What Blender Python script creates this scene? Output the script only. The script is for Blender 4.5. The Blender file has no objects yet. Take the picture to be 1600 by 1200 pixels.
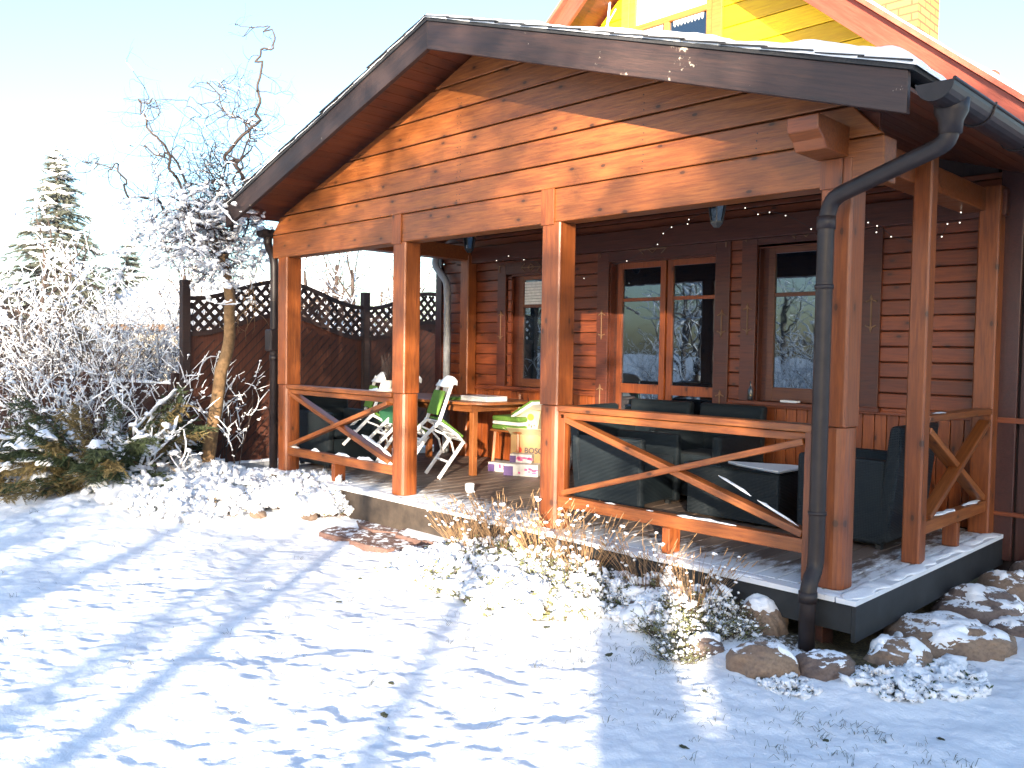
import bpy, math, random
import numpy as np
from mathutils import Vector, Matrix, Euler
R = math.radians
sc = bpy.context.scene
col = sc.collection

# ------------------------------------------------------------------ camera
cam_d = bpy.data.cameras.new('camera'); cam = bpy.data.objects.new('camera', cam_d); col.objects.link(cam)
yw, pt, rl = R(45.3257), R(-2.2568), R(0.9292)
F = Vector((-math.sin(yw)*math.cos(pt), math.cos(yw)*math.cos(pt), math.sin(pt)))
Rt = Vector((math.cos(yw), math.sin(yw), 0)); U = Rt.cross(F)
R2 = Rt*math.cos(rl) + U*math.sin(rl); U2 = -Rt*math.sin(rl) + U*math.cos(rl)
mw = Matrix((R2, U2, -F)).transposed().to_4x4(); mw.translation = (2.3775, -4.6794, 1.3325)
cam.matrix_world = mw
cam_d.sensor_width = 36; cam_d.lens = 1332.14/1600*36; cam_d.clip_start = .05; cam_d.clip_end = 2000
sc.camera = cam
# ------------------------------------------------------------------ light
SUN_EL = 9.2; SUN_AZ = (.64, -.768)
world = bpy.data.worlds.new('World'); sc.world = world; world.use_nodes = True
wn = world.node_tree; bg = wn.nodes['Background']
sky = wn.nodes.new('ShaderNodeTexSky'); sky.sky_type = 'NISHITA'; sky.sun_disc = False
sky.sun_elevation = R(SUN_EL); sky.sun_rotation = math.atan2(SUN_AZ[0], SUN_AZ[1])
sky.air_density = 1.0; sky.dust_density = 2.0; sky.ozone_density = 2.4; sky.altitude = 50
wn.links.new(sky.outputs[0], bg.inputs[0]); bg.inputs[1].default_value = 0.15
sun_d = bpy.data.lights.new('sun', 'SUN'); sun = bpy.data.objects.new('sun', sun_d); col.objects.link(sun)
sun_d.energy = 5.0; sun_d.angle = R(.55); sun_d.color = (1, .86, .68)
tos = Vector((SUN_AZ[0]*math.cos(R(SUN_EL)), SUN_AZ[1]*math.cos(R(SUN_EL)), math.sin(R(SUN_EL))))
sun.rotation_euler = tos.to_track_quat('Z', 'Y').to_euler()
sc.view_settings.view_transform = 'Standard'; sc.view_settings.look = 'None'
sc.view_settings.exposure = 2.22; sc.view_settings.gamma = 1
sc.render.engine = 'CYCLES'
sc.cycles.use_denoising = True
sc.cycles.max_bounces = 6; sc.cycles.diffuse_bounces = 4; sc.cycles.glossy_bounces = 3; sc.cycles.transparent_max_bounces = 6

# ------------------------------------------------------------------ helpers
W = {}
def tag(o, label=None, cat=None, group=None, kind=None):
    if label: o['label'] = label
    if cat: o['category'] = cat
    if group: o['group'] = group
    if kind: o['kind'] = kind
    return o
def link(o, parent=None, M=Matrix.Identity(4)):
    col.objects.link(o); W[o.name] = M.copy()
    if parent is not None:
        o.parent = parent; o.matrix_parent_inverse = W[parent.name].inverted()
    o.matrix_basis = M
    return o
def empty(name, loc, label, cat, group=None, rz=0):
    o = bpy.data.objects.new(name, None); o.empty_display_size = .2
    link(o, None, Matrix.Translation(loc) @ Matrix.Rotation(rz, 4, 'Z'))
    return tag(o, label, cat, group)
def kids(o): return [c for c in bpy.data.objects if c.parent == o]
def copy_tree(o, M=None, parent=None):
    ch = kids(o)
    c = o.copy(); col.objects.link(c); inv = o.matrix_parent_inverse.copy(); c.parent = parent; c.matrix_parent_inverse = inv
    W[c.name] = W[o.name].copy()
    for k in ch: copy_tree(k, None, c)
    if M is not None: c.matrix_basis = M; W[c.name] = M.copy()
    return c

class MB:
    def __init__(s): s.v = []; s.f = []; s.mi = []; s.n = 0; s.cur = 0
    def add(s, v, f):
        v = np.asarray(v, float).reshape(-1, 3); s.v.append(v)
        f = [np.asarray(f, int) + s.n] if isinstance(f, np.ndarray) else [tuple(i + s.n for i in q) for q in f]
        for q in f: s.f.append(q); s.mi.append(s.cur)
        s.n += len(v)
    def box(s, a, b):
        (x0, y0, z0), (x1, y1, z1) = a, b
        if x0 > x1: x0, x1 = x1, x0
        if y0 > y1: y0, y1 = y1, y0
        if z0 > z1: z0, z1 = z1, z0
        s.add([(x0,y0,z0),(x1,y0,z0),(x1,y1,z0),(x0,y1,z0),(x0,y0,z1),(x1,y0,z1),(x1,y1,z1),(x0,y1,z1)],
              [(0,3,2,1),(4,5,6,7),(0,1,5,4),(1,2,6,5),(2,3,7,6),(3,0,4,7)])
    def obox(s, M, a, b):
        m = MB(); m.box(a, b); v = np.array([tuple(M @ Vector(q)) for q in m.v[0]]); s.add(v, m.f)
    def bar(s, p, q, w, h, up=(0,0,1)):
        p = Vector(p); q = Vector(q); d = q - p; L = d.length; d.normalize(); up = Vector(up)
        sd = up.cross(d)
        if sd.length < 1e-4: sd = Vector((0,1,0)).cross(d)
        sd.normalize(); u = d.cross(sd)
        M = Matrix((d, sd, u)).transposed().to_4x4(); M.translation = p
        s.obox(M, (0,-w/2,-h/2), (L,w/2,h/2))
    def prism(s, poly, ax, a0, a1):
        n = len(poly); vs = []
        for a in (a0, a1):
            for (u, v) in poly:
                vs.append({'x': (a,u,v), 'y': (u,a,v), 'z': (u,v,a)}[ax])
        s.add(vs, [tuple(range(n))[::-1], tuple(range(n, 2*n))] + [(i, (i+1) % n, n+(i+1) % n, n+i) for i in range(n)])
    def tube(s, pts, r, k=5, cap=True):
        P = np.asarray(pts, float); n = len(P)
        if n < 2: return
        r = np.full(n, r) if np.isscalar(r) else np.asarray(r, float)
        T = np.gradient(P, axis=0); T /= np.linalg.norm(T, axis=1)[:, None] + 1e-9
        ref = np.array([.31, .52, .79]) if abs(T[0] @ np.array([.31,.52,.79])) < .9 else np.array([.9,-.3,.2])
        A = np.cross(T, ref); A /= np.linalg.norm(A, axis=1)[:, None] + 1e-9; B = np.cross(T, A)
        an = np.arange(k)*2*np.pi/k
        V = P[:, None] + r[:, None, None]*(np.cos(an)[None, :, None]*A[:, None] + np.sin(an)[None, :, None]*B[:, None])
        i = np.arange(n-1)[:, None]*k; j = np.arange(k)[None]; j2 = (j+1) % k
        Fq = np.stack([i+j, i+j2, i+k+j2, i+k+j], -1).reshape(-1, 4)
        f = [tuple(q) for q in Fq.tolist()]
        if cap: f += [tuple(range(k))[::-1], tuple(range((n-1)*k, n*k))]
        s.add(V.reshape(-1, 3), f)
    def lathe(s, prof, c=(0,0,0), k=24, ax='z'):
        vs = []; n = len(prof)
        for (r, z) in prof:
            for i in range(k):
                a = 2*math.pi*i/k; p = (r*math.cos(a), r*math.sin(a), z)
                if ax == 'y': p = (p[0], p[2], p[1])
                if ax == 'x': p = (p[2], p[0], p[1])
                vs.append((p[0]+c[0], p[1]+c[1], p[2]+c[2]))
        f = [(i*k+j, i*k+(j+1) % k, (i+1)*k+(j+1) % k, (i+1)*k+j) for i in range(n-1) for j in range(k)]
        s.add(vs, f + [tuple(range(k))[::-1], tuple(range((n-1)*k, n*k))])
    def inst(s, T, f, P, S, rng=None, rot=True, tilt=.3):
        """copies of a template at points P with scales S (n or n x 3)"""
        P = np.asarray(P, float); n = len(P)
        if n == 0: return
        S = np.asarray(S, float)
        if S.ndim == 1: S = np.repeat(S[:, None], 3, 1)
        V = T[None]*S[:, None]
        if rot:
            a = rng.random(n)*2*np.pi; c, sn = np.cos(a)[:, None], np.sin(a)[:, None]
            x = V[..., 0]*c - V[..., 1]*sn; y = V[..., 0]*sn + V[..., 1]*c; V = np.stack([x, y, V[..., 2]], -1)
            a = rng.normal(0, tilt, n); c, sn = np.cos(a)[:, None], np.sin(a)[:, None]
            y = V[..., 1]*c - V[..., 2]*sn; z = V[..., 1]*sn + V[..., 2]*c; V = np.stack([V[..., 0], y, z], -1)
        V = V + P[:, None]
        F0 = np.asarray(f); m = len(T)
        FF = (F0[None] + (np.arange(n)*m)[:, None, None]).reshape(-1, F0.shape[1])
        s.add(V.reshape(-1, 3), [tuple(q) for q in FF.tolist()])
    def build(s, name, mats, parent=None, smooth=False, M=None, bevel=0, seg=2):
        me = bpy.data.meshes.new(name)
        V = np.concatenate(s.v) if s.v else np.zeros((0, 3))
        if M is not None:
            Mi = np.array(M.inverted()); V = V @ Mi[:3, :3].T + Mi[:3, 3]
        me.from_pydata(V.tolist(), [], s.f)
        if not isinstance(mats, (list, tuple)): mats = [mats]
        for m in mats: me.materials.append(m)
        if len(mats) > 1: me.polygons.foreach_set('material_index', s.mi)
        if smooth: me.polygons.foreach_set('use_smooth', [True]*len(me.polygons))
        o = bpy.data.objects.new(name, me); link(o, parent, M if M is not None else Matrix.Identity(4))
        if bevel:
            b = o.modifiers.new('edge', 'BEVEL'); b.width = bevel; b.segments = seg; b.limit_method = 'ANGLE'; b.angle_limit = R(40)
            b.harden_normals = False
        return o

def frame(p, q, up=(0,0,1)):
    p = Vector(p); q = Vector(q); d = (q-p); L = d.length; d.normalize(); sd = Vector(up).cross(d)
    if sd.length < 1e-4: sd = Vector((0,1,0)).cross(d)
    sd.normalize(); u = d.cross(sd)
    M = Matrix((d, sd, u)).transposed().to_4x4(); M.translation = p
    return M, L
def beam(name, p, q, w, h, mat, parent, up=(0,0,1), bevel=.006, seg=2):
    """a timber whose grain runs along its own length (local X)"""
    M, L = frame(p, q, up); m = MB(); m.box((0,-w/2,-h/2), (L,w/2,h/2)); m.v[0] = np.array([tuple(M @ Vector(t)) for t in m.v[0]])
    return m.build(name, mat, parent, M=M, bevel=bevel, seg=seg)

def ico(sub=1):
    t = (1+5**.5)/2
    v = [(-1,t,0),(1,t,0),(-1,-t,0),(1,-t,0),(0,-1,t),(0,1,t),(0,-1,-t),(0,1,-t),(t,0,-1),(t,0,1),(-t,0,-1),(-t,0,1)]
    f = [(0,11,5),(0,5,1),(0,1,7),(0,7,10),(0,10,11),(1,5,9),(5,11,4),(11,10,2),(10,7,6),(7,1,8),(3,9,4),(3,4,2),(3,2,6),(3,6,8),(3,8,9),(4,9,5),(2,4,11),(6,2,10),(8,6,7),(9,8,1)]
    v = [np.array(p)/np.linalg.norm(p) for p in v]
    for _ in range(sub):
        c = {}; nf = []
        def mid(a, b):
            k = (min(a, b), max(a, b))
            if k not in c: p = v[a]+v[b]; v.append(p/np.linalg.norm(p)); c[k] = len(v)-1
            return c[k]
        for a, b, d in f:
            x, y, z = mid(a, b), mid(b, d), mid(d, a); nf += [(a,x,z),(b,y,x),(d,z,y),(x,y,z)]
        f = nf
    return np.array(v), np.array(f)
def vnoise(x, y, seed=0):
    x = np.asarray(x, float); y = np.asarray(y, float)
    xi = np.floor(x).astype(np.int64); yi = np.floor(y).astype(np.int64); xf = x-xi; yf = y-yi
    def h(a, b):
        n = (a*374761393 + b*668265263 + seed*982451653) & 0x7fffffff
        n = ((n ^ (n >> 13))*1274126177) & 0x7fffffff
        return ((n ^ (n >> 16)) & 0xffff)/32767.5 - 1
    u = xf*xf*xf*(xf*(xf*6-15)+10); v = yf*yf*yf*(yf*(yf*6-15)+10)
    a = h(xi, yi); b = h(xi+1, yi); c = h(xi, yi+1); d = h(xi+1, yi+1)
    return (a*(1-u)+b*u)*(1-v) + (c*(1-u)+d*u)*v
def fbm(x, y, o=4, seed=0):
    r = 0; a = 1; f = 1
    for i in range(o): r = r + a*vnoise(x*f+i*7.3, y*f-i*3.1, seed+i); a *= .5; f *= 2.03
    return r
ICO1, ICOF1 = ico(1); ICO2, ICOF2 = ico(2)
def lumpy(V, amp, seed, freq=1.6):
    n = fbm(V[:, 0]*freq+5, V[:, 1]*freq+V[:, 2]*freq*1.3, 3, seed); return V*(1+amp*n)[:, None]
BLOB = [(lumpy(lumpy(ICO2, .42, s, 1.3), .22, s+9, 3.2)*np.array([1.25, .8, .62]), ICOF2) for s in range(5)]

# ------------------------------------------------------------------ materials
def mat(name):
    m = bpy.data.materials.new(name); m.use_nodes = True; nt = m.node_tree; return m, nt, nt.nodes['Principled BSDF']
def N(nt, t, **k):
    n = nt.nodes.new(t)
    for a, b in k.items():
        if a == 'inp':
            for i, v in b.items(): n.inputs[i].default_value = v
        else: setattr(n, a, b)
    return n
def ramp(nt, src, stops):
    r = nt.nodes.new('ShaderNodeValToRGB'); e = r.color_ramp.elements
    while len(e) < len(stops): e.new(.5)
    for i, (p, c) in enumerate(stops):
        e[i].position = p; e[i].color = (c, c, c, 1) if isinstance(c, (int, float)) else (*c, 1)
    nt.links.new(src, r.inputs[0]); return r.outputs[0]
def mapping(nt, scale, coord='Object'):
    tc = nt.nodes.new('ShaderNodeTexCoord'); mp = nt.nodes.new('ShaderNodeMapping'); mp.inputs['Scale'].default_value = scale
    nt.links.new(tc.outputs[coord], mp.inputs[0]); return mp.outputs[0]
def mixc(nt, f, a, b, mode='MIX'):
    m = nt.nodes.new('ShaderNodeMix'); m.data_type = 'RGBA'; m.blend_type = mode
    for sck, v in ((m.inputs[0], f), (m.inputs[6], a), (m.inputs[7], b)):
        if hasattr(v, 'is_linked') or isinstance(v, bpy.types.NodeSocket): nt.links.new(v, sck)
        else: sck.default_value = v if isinstance(v, float) else (*v, 1)
    return m.outputs[2]
def bump(nt, b, h, s, d=.01):
    n = nt.nodes.new('ShaderNodeBump'); n.inputs['Strength'].default_value = s; n.inputs['Distance'].default_value = d
    nt.links.new(h, n.inputs['Height']); nt.links.new(n.outputs[0], b.inputs['Normal']); return n

def wood(name, c1, c2, c3, axis='X', knots=True, rough=.42, island=True, dirt=0, weather=0, gs=1.0, coat=.25):
    """grain stretched along an axis of the object; knots as dark rings; per-board tone"""
    m, nt, b = mat(name)
    st = {'X': (.9, 14, 14), 'Y': (14, .9, 14), 'Z': (14, 14, .9)}[axis]; st = tuple(q*gs for q in st)
    v = mapping(nt, st)
    geo = N(nt, 'ShaderNodeNewGeometry'); oi = N(nt, 'ShaderNodeObjectInfo')
    off = N(nt, 'ShaderNodeMath', operation='MULTIPLY_ADD', inp={1: 37.0, 2: 0.0})
    nt.links.new(geo.outputs['Random Per Island'], off.inputs[0]); nt.links.new(oi.outputs['Random'], off.inputs[2])
    ov = N(nt, 'ShaderNodeVectorMath', operation='ADD'); nt.links.new(v, ov.inputs[0]); nt.links.new(off.outputs[0], ov.inputs[1])
    # knots bend the grain
    tk = N(nt, 'ShaderNodeTexCoord'); sp = N(nt, 'ShaderNodeSeparateXYZ'); nt.links.new(tk.outputs['Object'], sp.inputs[0])
    li, (ai, bi) = {'X': (0, (1, 2)), 'Y': (1, (0, 2)), 'Z': (2, (0, 1))}[axis]
    sm = N(nt, 'ShaderNodeMath', operation='ADD'); nt.links.new(sp.outputs[ai], sm.inputs[0]); nt.links.new(sp.outputs[bi], sm.inputs[1])
    k1 = N(nt, 'ShaderNodeMath', operation='MULTIPLY_ADD', inp={1: 2.1}); nt.links.new(sp.outputs[li], k1.inputs[0]); nt.links.new(off.outputs[0], k1.inputs[2])
    k2 = N(nt, 'ShaderNodeMath', operation='MULTIPLY_ADD', inp={1: 4.2}); nt.links.new(sm.outputs[0], k2.inputs[0]); nt.links.new(off.outputs[0], k2.inputs[2])
    kov = N(nt, 'ShaderNodeCombineXYZ'); nt.links.new(k1.outputs[0], kov.inputs[0]); nt.links.new(k2.outputs[0], kov.inputs[1])
    vo = N(nt, 'ShaderNodeTexVoronoi', feature='F1', voronoi_dimensions='2D', inp={'Scale': 1.0, 'Randomness': 1.0}); nt.links.new(kov.outputs[0], vo.inputs['Vector'])
    n1 = N(nt, 'ShaderNodeTexNoise', inp={'Scale': 1.0, 'Detail': 6.0, 'Roughness': .62, 'Distortion': .6}); nt.links.new(ov.outputs[0], n1.inputs['Vector'])
    n2 = N(nt, 'ShaderNodeTexNoise', inp={'Scale': 4.5, 'Detail': 4.0, 'Roughness': .7}); nt.links.new(ov.outputs[0], n2.inputs['Vector'])
    c = mixc(nt, ramp(nt, n1.outputs[0], [(.3, 0.), (.68, 1.)]), c1, c2)
    c = mixc(nt, ramp(nt, n2.outputs[0], [(.40, 0.), (.66, .85)]), c, c3)
    # tone per board
    tn = N(nt, 'ShaderNodeMath', operation='ADD'); nt.links.new(geo.outputs['Random Per Island'], tn.inputs[0]); nt.links.new(oi.outputs['Random'], tn.inputs[1])
    fr = N(nt, 'ShaderNodeMath', operation='FRACT'); nt.links.new(tn.outputs[0], fr.inputs[0])
    c = mixc(nt, 1.0, c, mixc(nt, fr.outputs[0], (.70, .66, .62), (1.18, 1.16, 1.12)), 'MULTIPLY')
    # large uneven stain wear
    n3 = N(nt, 'ShaderNodeTexNoise', inp={'Scale': 1.7, 'Detail': 5.0, 'Roughness': .6}); tc = N(nt, 'ShaderNodeTexCoord'); nt.links.new(tc.outputs['Object'], n3.inputs['Vector'])
    c = mixc(nt, ramp(nt, n3.outputs[0], [(.35, 0.), (.7, .35)]), c, tuple(q*.62 for q in c1))
    if knots:
        kn = ramp(nt, vo.outputs['Distance'], [(0., .95), (.035, .9), (.05, .4), (.12, .10), (.24, .0)])
        c = mixc(nt, kn, c, tuple(q*.16 for q in c1))
    if weather:
        n4 = N(nt, 'ShaderNodeTexNoise', inp={'Scale': 2.2, 'Detail': 8.0, 'Roughness': .75}); nt.links.new(tc.outputs['Object'], n4.inputs['Vector'])
        c = mixc(nt, ramp(nt, n4.outputs[0], [(.632, 0.), (.646, weather)]), c, (.45, .38, .3))
    nt.links.new(c, b.inputs['Base Color']); nt.links.new(ramp(nt, n1.outputs[0], [(.2, rough-.08), (.8, rough+.2)]), b.inputs['Roughness'])
    b.inputs['Coat Weight'].default_value = coat; b.inputs['Coat Roughness'].default_value = .3
    bump(nt, b, n2.outputs[0], .6, .004)
    return m
WOOD = wood('stained_pine', (0.26, 0.0763, 0.0166), (0.3302, 0.1126, 0.0266), (0.1405, 0.0327, 0.0083))
WOODP = wood('stained_post', (0.2459, 0.0619, 0.0117), (0.3161, 0.0928, 0.0193), (0.1335, 0.0275, 0.0065))
WALL = wood('red_brown_pine', (0.2081, 0.0445, 0.0112), (0.2649, 0.0655, 0.0163), (0.1136, 0.0211, 0.0069))
WAIN = wood('orange_red_pine', (0.3079, 0.0675, 0.0121), (0.3802, 0.0989, 0.0176), (0.181, 0.034, 0.007), axis='Z')
CASE = wood('mahogany_casing', (0.1041, 0.0228, 0.01), (0.1358, 0.0322, 0.0124), (0.0543, 0.0132, 0.0062), knots=False)
WFRAME = wood('window_frame_wood', (0.1558, 0.0462, 0.015), (0.2013, 0.0628, 0.0199), (0.1038, 0.0264, 0.009), knots=False)
MAROON = wood('maroon_boards', (0.0501, 0.0103, 0.0082), (0.0679, 0.015, 0.0109), (0.0325, 0.007, 0.0055), axis='Z', knots=False)
BARGE = wood('dark_barge', (0.0399, 0.0212, 0.0193), (0.0592, 0.0309, 0.0257), (0.0193, 0.0129, 0.0129), knots=False, weather=.9, coat=.1, rough=.6)
SOFFIT = wood('soffit_pine', (0.1181, 0.0242, 0.0077), (0.1594, 0.0374, 0.0114), (0.0709, 0.0138, 0.005), axis='Y')
YELLOW = wood('yellow_boards', (0.76, 0.494, 0.0077), (0.836, 0.589, 0.0105), (0.627, 0.38, 0.007), knots=False, coat=0.)
YTRIM = wood('honey_trim', (0.45, 0.1785, 0.042), (0.54, 0.238, 0.056), (0.342, 0.119, 0.028), knots=False, coat=0.)
REDW = wood('red_rake', (0.2812, 0.0574, 0.0341), (0.3361, 0.0811, 0.0476), (0.2017, 0.0405, 0.0204), knots=False, coat=0.)
FENCE = wood('fence_brown', (0.0516, 0.0163, 0.0095), (0.0731, 0.0237, 0.0129), (0.0323, 0.0103, 0.0069), axis='Z', rough=.6, coat=.05)
FENCED = wood('fence_panel_brown', (0.0767, 0.0219, 0.011), (0.1041, 0.0318, 0.0154), (0.0466, 0.0132, 0.0071), axis='Z', rough=.6, coat=.05)
DARKF = wood('fence_dark', (0.0344, 0.0189, 0.0172), (0.0516, 0.0258, 0.0224), (0.0258, 0.0138, 0.012), axis='Z', knots=False, rough=.7, coat=.0)
TABLEW = wood('table_wood', (0.3179, 0.106, 0.0303), (0.3935, 0.1438, 0.0416), (0.2119, 0.0605, 0.0167), knots=False)
SHED = wood('shed_boards', (.2, .13, .09), (.28, .18, .12), (.13, .09, .06), axis='Z', rough=.8, coat=0.)

def deckmat():
    m, nt, b = mat('deck_boards')
    v = mapping(nt, (12, 1.2, 12)); n1 = N(nt, 'ShaderNodeTexNoise', inp={'Scale': 1.0, 'Detail': 6.0, 'Roughness': .65}); nt.links.new(v, n1.inputs['Vector'])
    geo = N(nt, 'ShaderNodeNewGeometry')
    c = mixc(nt, ramp(nt, n1.outputs[0], [(.3, 0.), (.7, 1.)]), (.10, .066, .05), (.22, .155, .12))
    c = mixc(nt, .4, c, mixc(nt, geo.outputs['Random Per Island'], (.06, .04, .035), (.26, .2, .16)))
    # frost and thin blown snow toward the open edges
    tc = N(nt, 'ShaderNodeTexCoord'); sx = N(nt, 'ShaderNodeSeparateXYZ'); nt.links.new(tc.outputs['Object'], sx.inputs[0])
    nz = N(nt, 'ShaderNodeTexNoise', inp={'Scale': 5.0, 'Detail': 7.0, 'Roughness': .7}); nt.links.new(mapping(nt, (3.5, 1, 1)), nz.inputs['Vector'])
    e1 = N(nt, 'ShaderNodeMapRange', inp={'From Min': .0, 'From Max': .75, 'To Min': .30, 'To Max': -.22}); nt.links.new(sx.outputs[1], e1.inputs[0])
    e2 = N(nt, 'ShaderNodeMapRange', inp={'From Min': -.15, 'From Max': .4, 'To Min': -.22, 'To Max': .28}); nt.links.new(sx.outputs[0], e2.inputs[0])
    mx = N(nt, 'ShaderNodeMath', operation='MAXIMUM'); nt.links.new(e1.outputs[0], mx.inputs[0]); nt.links.new(e2.outputs[0], mx.inputs[1])
    ad = N(nt, 'ShaderNodeMath', operation='ADD'); nt.links.new(mx.outputs[0], ad.inputs[0]); nt.links.new(nz.outputs[0], ad.inputs[1])
    s = ramp(nt, ad.outputs[0], [(.5, 0.), (.68, .85)])
    c = mixc(nt, s, c, (.8, .82, .86))
    nt.links.new(c, b.inputs['Base Color']); b.inputs['Roughness'].default_value = .55
    bump(nt, b, n1.outputs[0], .4, .004); return m
DECK = deckmat()

def snowmat(name, c=(.86, .88, .92), ground=False):
    m, nt, b = mat(name)
    b.inputs['Roughness'].default_value = .55; b.inputs['Specular IOR Level'].default_value = .3
    tc = N(nt, 'ShaderNodeTexCoord')
    n = N(nt, 'ShaderNodeTexNoise', inp={'Scale': 55.0, 'Detail': 5.0, 'Roughness': .65}); nt.links.new(tc.outputs['Object'], n.inputs['Vector'])
    n2 = N(nt, 'ShaderNodeTexNoise', inp={'Scale': 9.0, 'Detail': 4.0}); nt.links.new(tc.outputs['Object'], n2.inputs['Vector'])
    cc = mixc(nt, n2.outputs[0], tuple(q*.94 for q in c), c)
    if ground:
        # grass and leaf litter showing where the cover is thin: mask painted per vertex from the height field
        at = N(nt, 'ShaderNodeAttribute', attribute_name='bare')
        nz = N(nt, 'ShaderNodeTexNoise', inp={'Scale': 34.0, 'Detail': 6.0, 'Roughness': .75}); nt.links.new(tc.outputs['Object'], nz.inputs['Vector'])
        ad = N(nt, 'ShaderNodeMath', operation='ADD'); nt.links.new(at.outputs['Fac'], ad.inputs[0]); nt.links.new(nz.outputs[0], ad.inputs[1])
        mk = ramp(nt, ad.outputs[0], [(.78, 0.), (.88, 1.)])
        n5 = N(nt, 'ShaderNodeTexNoise', inp={'Scale': 70.0, 'Detail': 3.0}); nt.links.new(tc.outputs['Object'], n5.inputs['Vector'])
        dirt = mixc(nt, ramp(nt, n5.outputs[0], [(.4, 0.), (.6, 1.)]), (.035, .026, .018), (.12, .095, .05))
        cc = mixc(nt, mk, cc, dirt)
    nt.links.new(cc, b.inputs['Base Color'])
    bump(nt, b, n.outputs[0], .55, .012)
    return m
SNOW = snowmat('snow'); GSNOW = snowmat('snow_ground', ground=True)

def plain(name, c, rough=.5, metal=0, var=.15, scale=20, bmp=.1, coat=0, spec=.5):
    m, nt, b = mat(name); tc = N(nt, 'ShaderNodeTexCoord')
    n = N(nt, 'ShaderNodeTexNoise', inp={'Scale': float(scale), 'Detail': 5.0, 'Roughness': .6}); nt.links.new(tc.outputs['Object'], n.inputs['Vector'])
    cc = mixc(nt, ramp(nt, n.outputs[0], [(.3, 0.), (.7, 1.)]), tuple(q*(1-var) for q in c), tuple(min(1, q*(1+var)) for q in c))
    nt.links.new(cc, b.inputs['Base Color']); b.inputs['Roughness'].default_value = rough; b.inputs['Metallic'].default_value = metal
    b.inputs['Coat Weight'].default_value = coat; b.inputs['Specular IOR Level'].default_value = spec
    if bmp: bump(nt, b, n.outputs[0], bmp, .005)
    return m
GUTTER = plain('graphite_gutter', (.021, .015, .015), .45, .0, .3, 12, .05, spec=.35)
PIPEL = plain('pale_pipe', (.35, .36, .38), .4)
SHING = plain('dark_shingle', (.035, .035, .038), .9, 0, .3, 60, .5)
FASCD = plain('dark_deck_fascia', (.016, .018, .021), .6, 0, .35, 8, .2)
ENTRYF = plain('weathered_entry_fascia', (.05, .036, .026), .75, 0, .4, 10, .3)
WHITEP = plain('white_paint', (.80, .80, .80), .4, 0, .05, 15, .05, .2)
GREENC = plain('green_cushion', (.10, .21, .03), .9, 0, .25, 60, .3)
DKGREEN = plain('dark_green_cloth', (.02, .11, .05), .9, 0, .25, 60, .3)
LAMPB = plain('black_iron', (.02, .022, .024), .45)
GOLD = plain('gold_ornament', (.22, .12, .06), .5, 0, .2)
CERAM = plain('cream_ceramic', (.75, .68, .58), .35)
ROOFT = plain('red_roof_tile', (.42, .10, .06), .7, 0, .3, 9, .3)
CARD = plain('cardboard', (.36, .22, .10), .85, 0, .12, 6, .1)
CARDL = plain('pale_cardboard', (.5, .44, .26), .8, 0, .12, 6, .1)
CARDW = plain('printed_card', (.5, .48, .46), .6, 0, .12, 16, .05)
PURPLE = plain('purple_print', (.09, .05, .16), .6); PINK = plain('pink_print', (.55, .08, .22), .6); YEL = plain('yellow_print', (.85, .62, .02), .6)
REDP = plain('red_print', (.5, .03, .02), .6); DARKINK = plain('dark_ink', (.05, .04, .05), .7)
CUSH = plain('dark_cushion', (.010, .018, .024), .95, 0, .3, 80, .2)
BLIND = plain('window_blind', (.7, .7, .68), .8)
BOTTLE = plain('dark_bottle', (.01, .01, .012), .1, coat=.5)
def stone(name, c1, c2, c3, frost=True):
    m, nt, b = mat(name); tc = N(nt, 'ShaderNodeTexCoord')
    n = N(nt, 'ShaderNodeTexNoise', inp={'Scale': 6.0, 'Detail': 9.0, 'Roughness': .7}); nt.links.new(tc.outputs['Object'], n.inputs['Vector'])
    n2 = N(nt, 'ShaderNodeTexNoise', inp={'Scale': 60.0, 'Detail': 4.0}); nt.links.new(tc.outputs['Object'], n2.inputs['Vector'])
    c = mixc(nt, ramp(nt, n.outputs[0], [(.35, 0.), (.65, 1.)]), c1, c2); c = mixc(nt, ramp(nt, n2.outputs[0], [(.45, 0.), (.7, .6)]), c, c3)
    # snow settled on upward faces
    ge = N(nt, 'ShaderNodeNewGeometry'); sp = N(nt, 'ShaderNodeSeparateXYZ'); nt.links.new(ge.outputs['Normal'], sp.inputs[0])
    n3 = N(nt, 'ShaderNodeTexNoise', inp={'Scale': 11.0, 'Detail': 8.0, 'Roughness': .7}); nt.links.new(tc.outputs['Object'], n3.inputs['Vector'])
    ad = N(nt, 'ShaderNodeMath', operation='MULTIPLY_ADD', inp={1: .9}); nt.links.new(sp.outputs[2], ad.inputs[0]); nt.links.new(n3.outputs[0], ad.inputs[2])
    c = mixc(nt, ramp(nt, ad.outputs[0], [(.0, 0.), (1.0, 0.)]), c, (.84, .87, .92))
    r = [q for q in nt.nodes if q.type == 'VALTORGB'][-1].color_ramp.elements; r[0].position = .965; r[1].position = .99 if False else .999; r[1].color = (1, 1, 1, 1); r[0].color = (0, 0, 0, 1)
    mr = N(nt, 'ShaderNodeMath', operation='MULTIPLY', inp={1: .735}); 
    lk = [l for l in nt.links if l.from_node == ad and l.to_node.type == 'VALTORGB'][0]; to = lk.to_socket; nt.links.remove(lk)
    nt.links.new(ad.outputs[0], mr.inputs[0]); nt.links.new(mr.outputs[0], to)
    if not frost: mr.inputs[1].default_value = .685
    nt.links.new(c, b.inputs['Base Color']); b.inputs['Roughness'].default_value = .8; bump(nt, b, n.outputs[0], .6, .03); return m
STONE = stone('field_stone', (.12, .085, .075), (.20, .15, .125), (.07, .05, .045))
STONE2 = stone('warm_field_stone', (.19, .125, .09), (.27, .19, .13), (.11, .075, .058))
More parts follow.
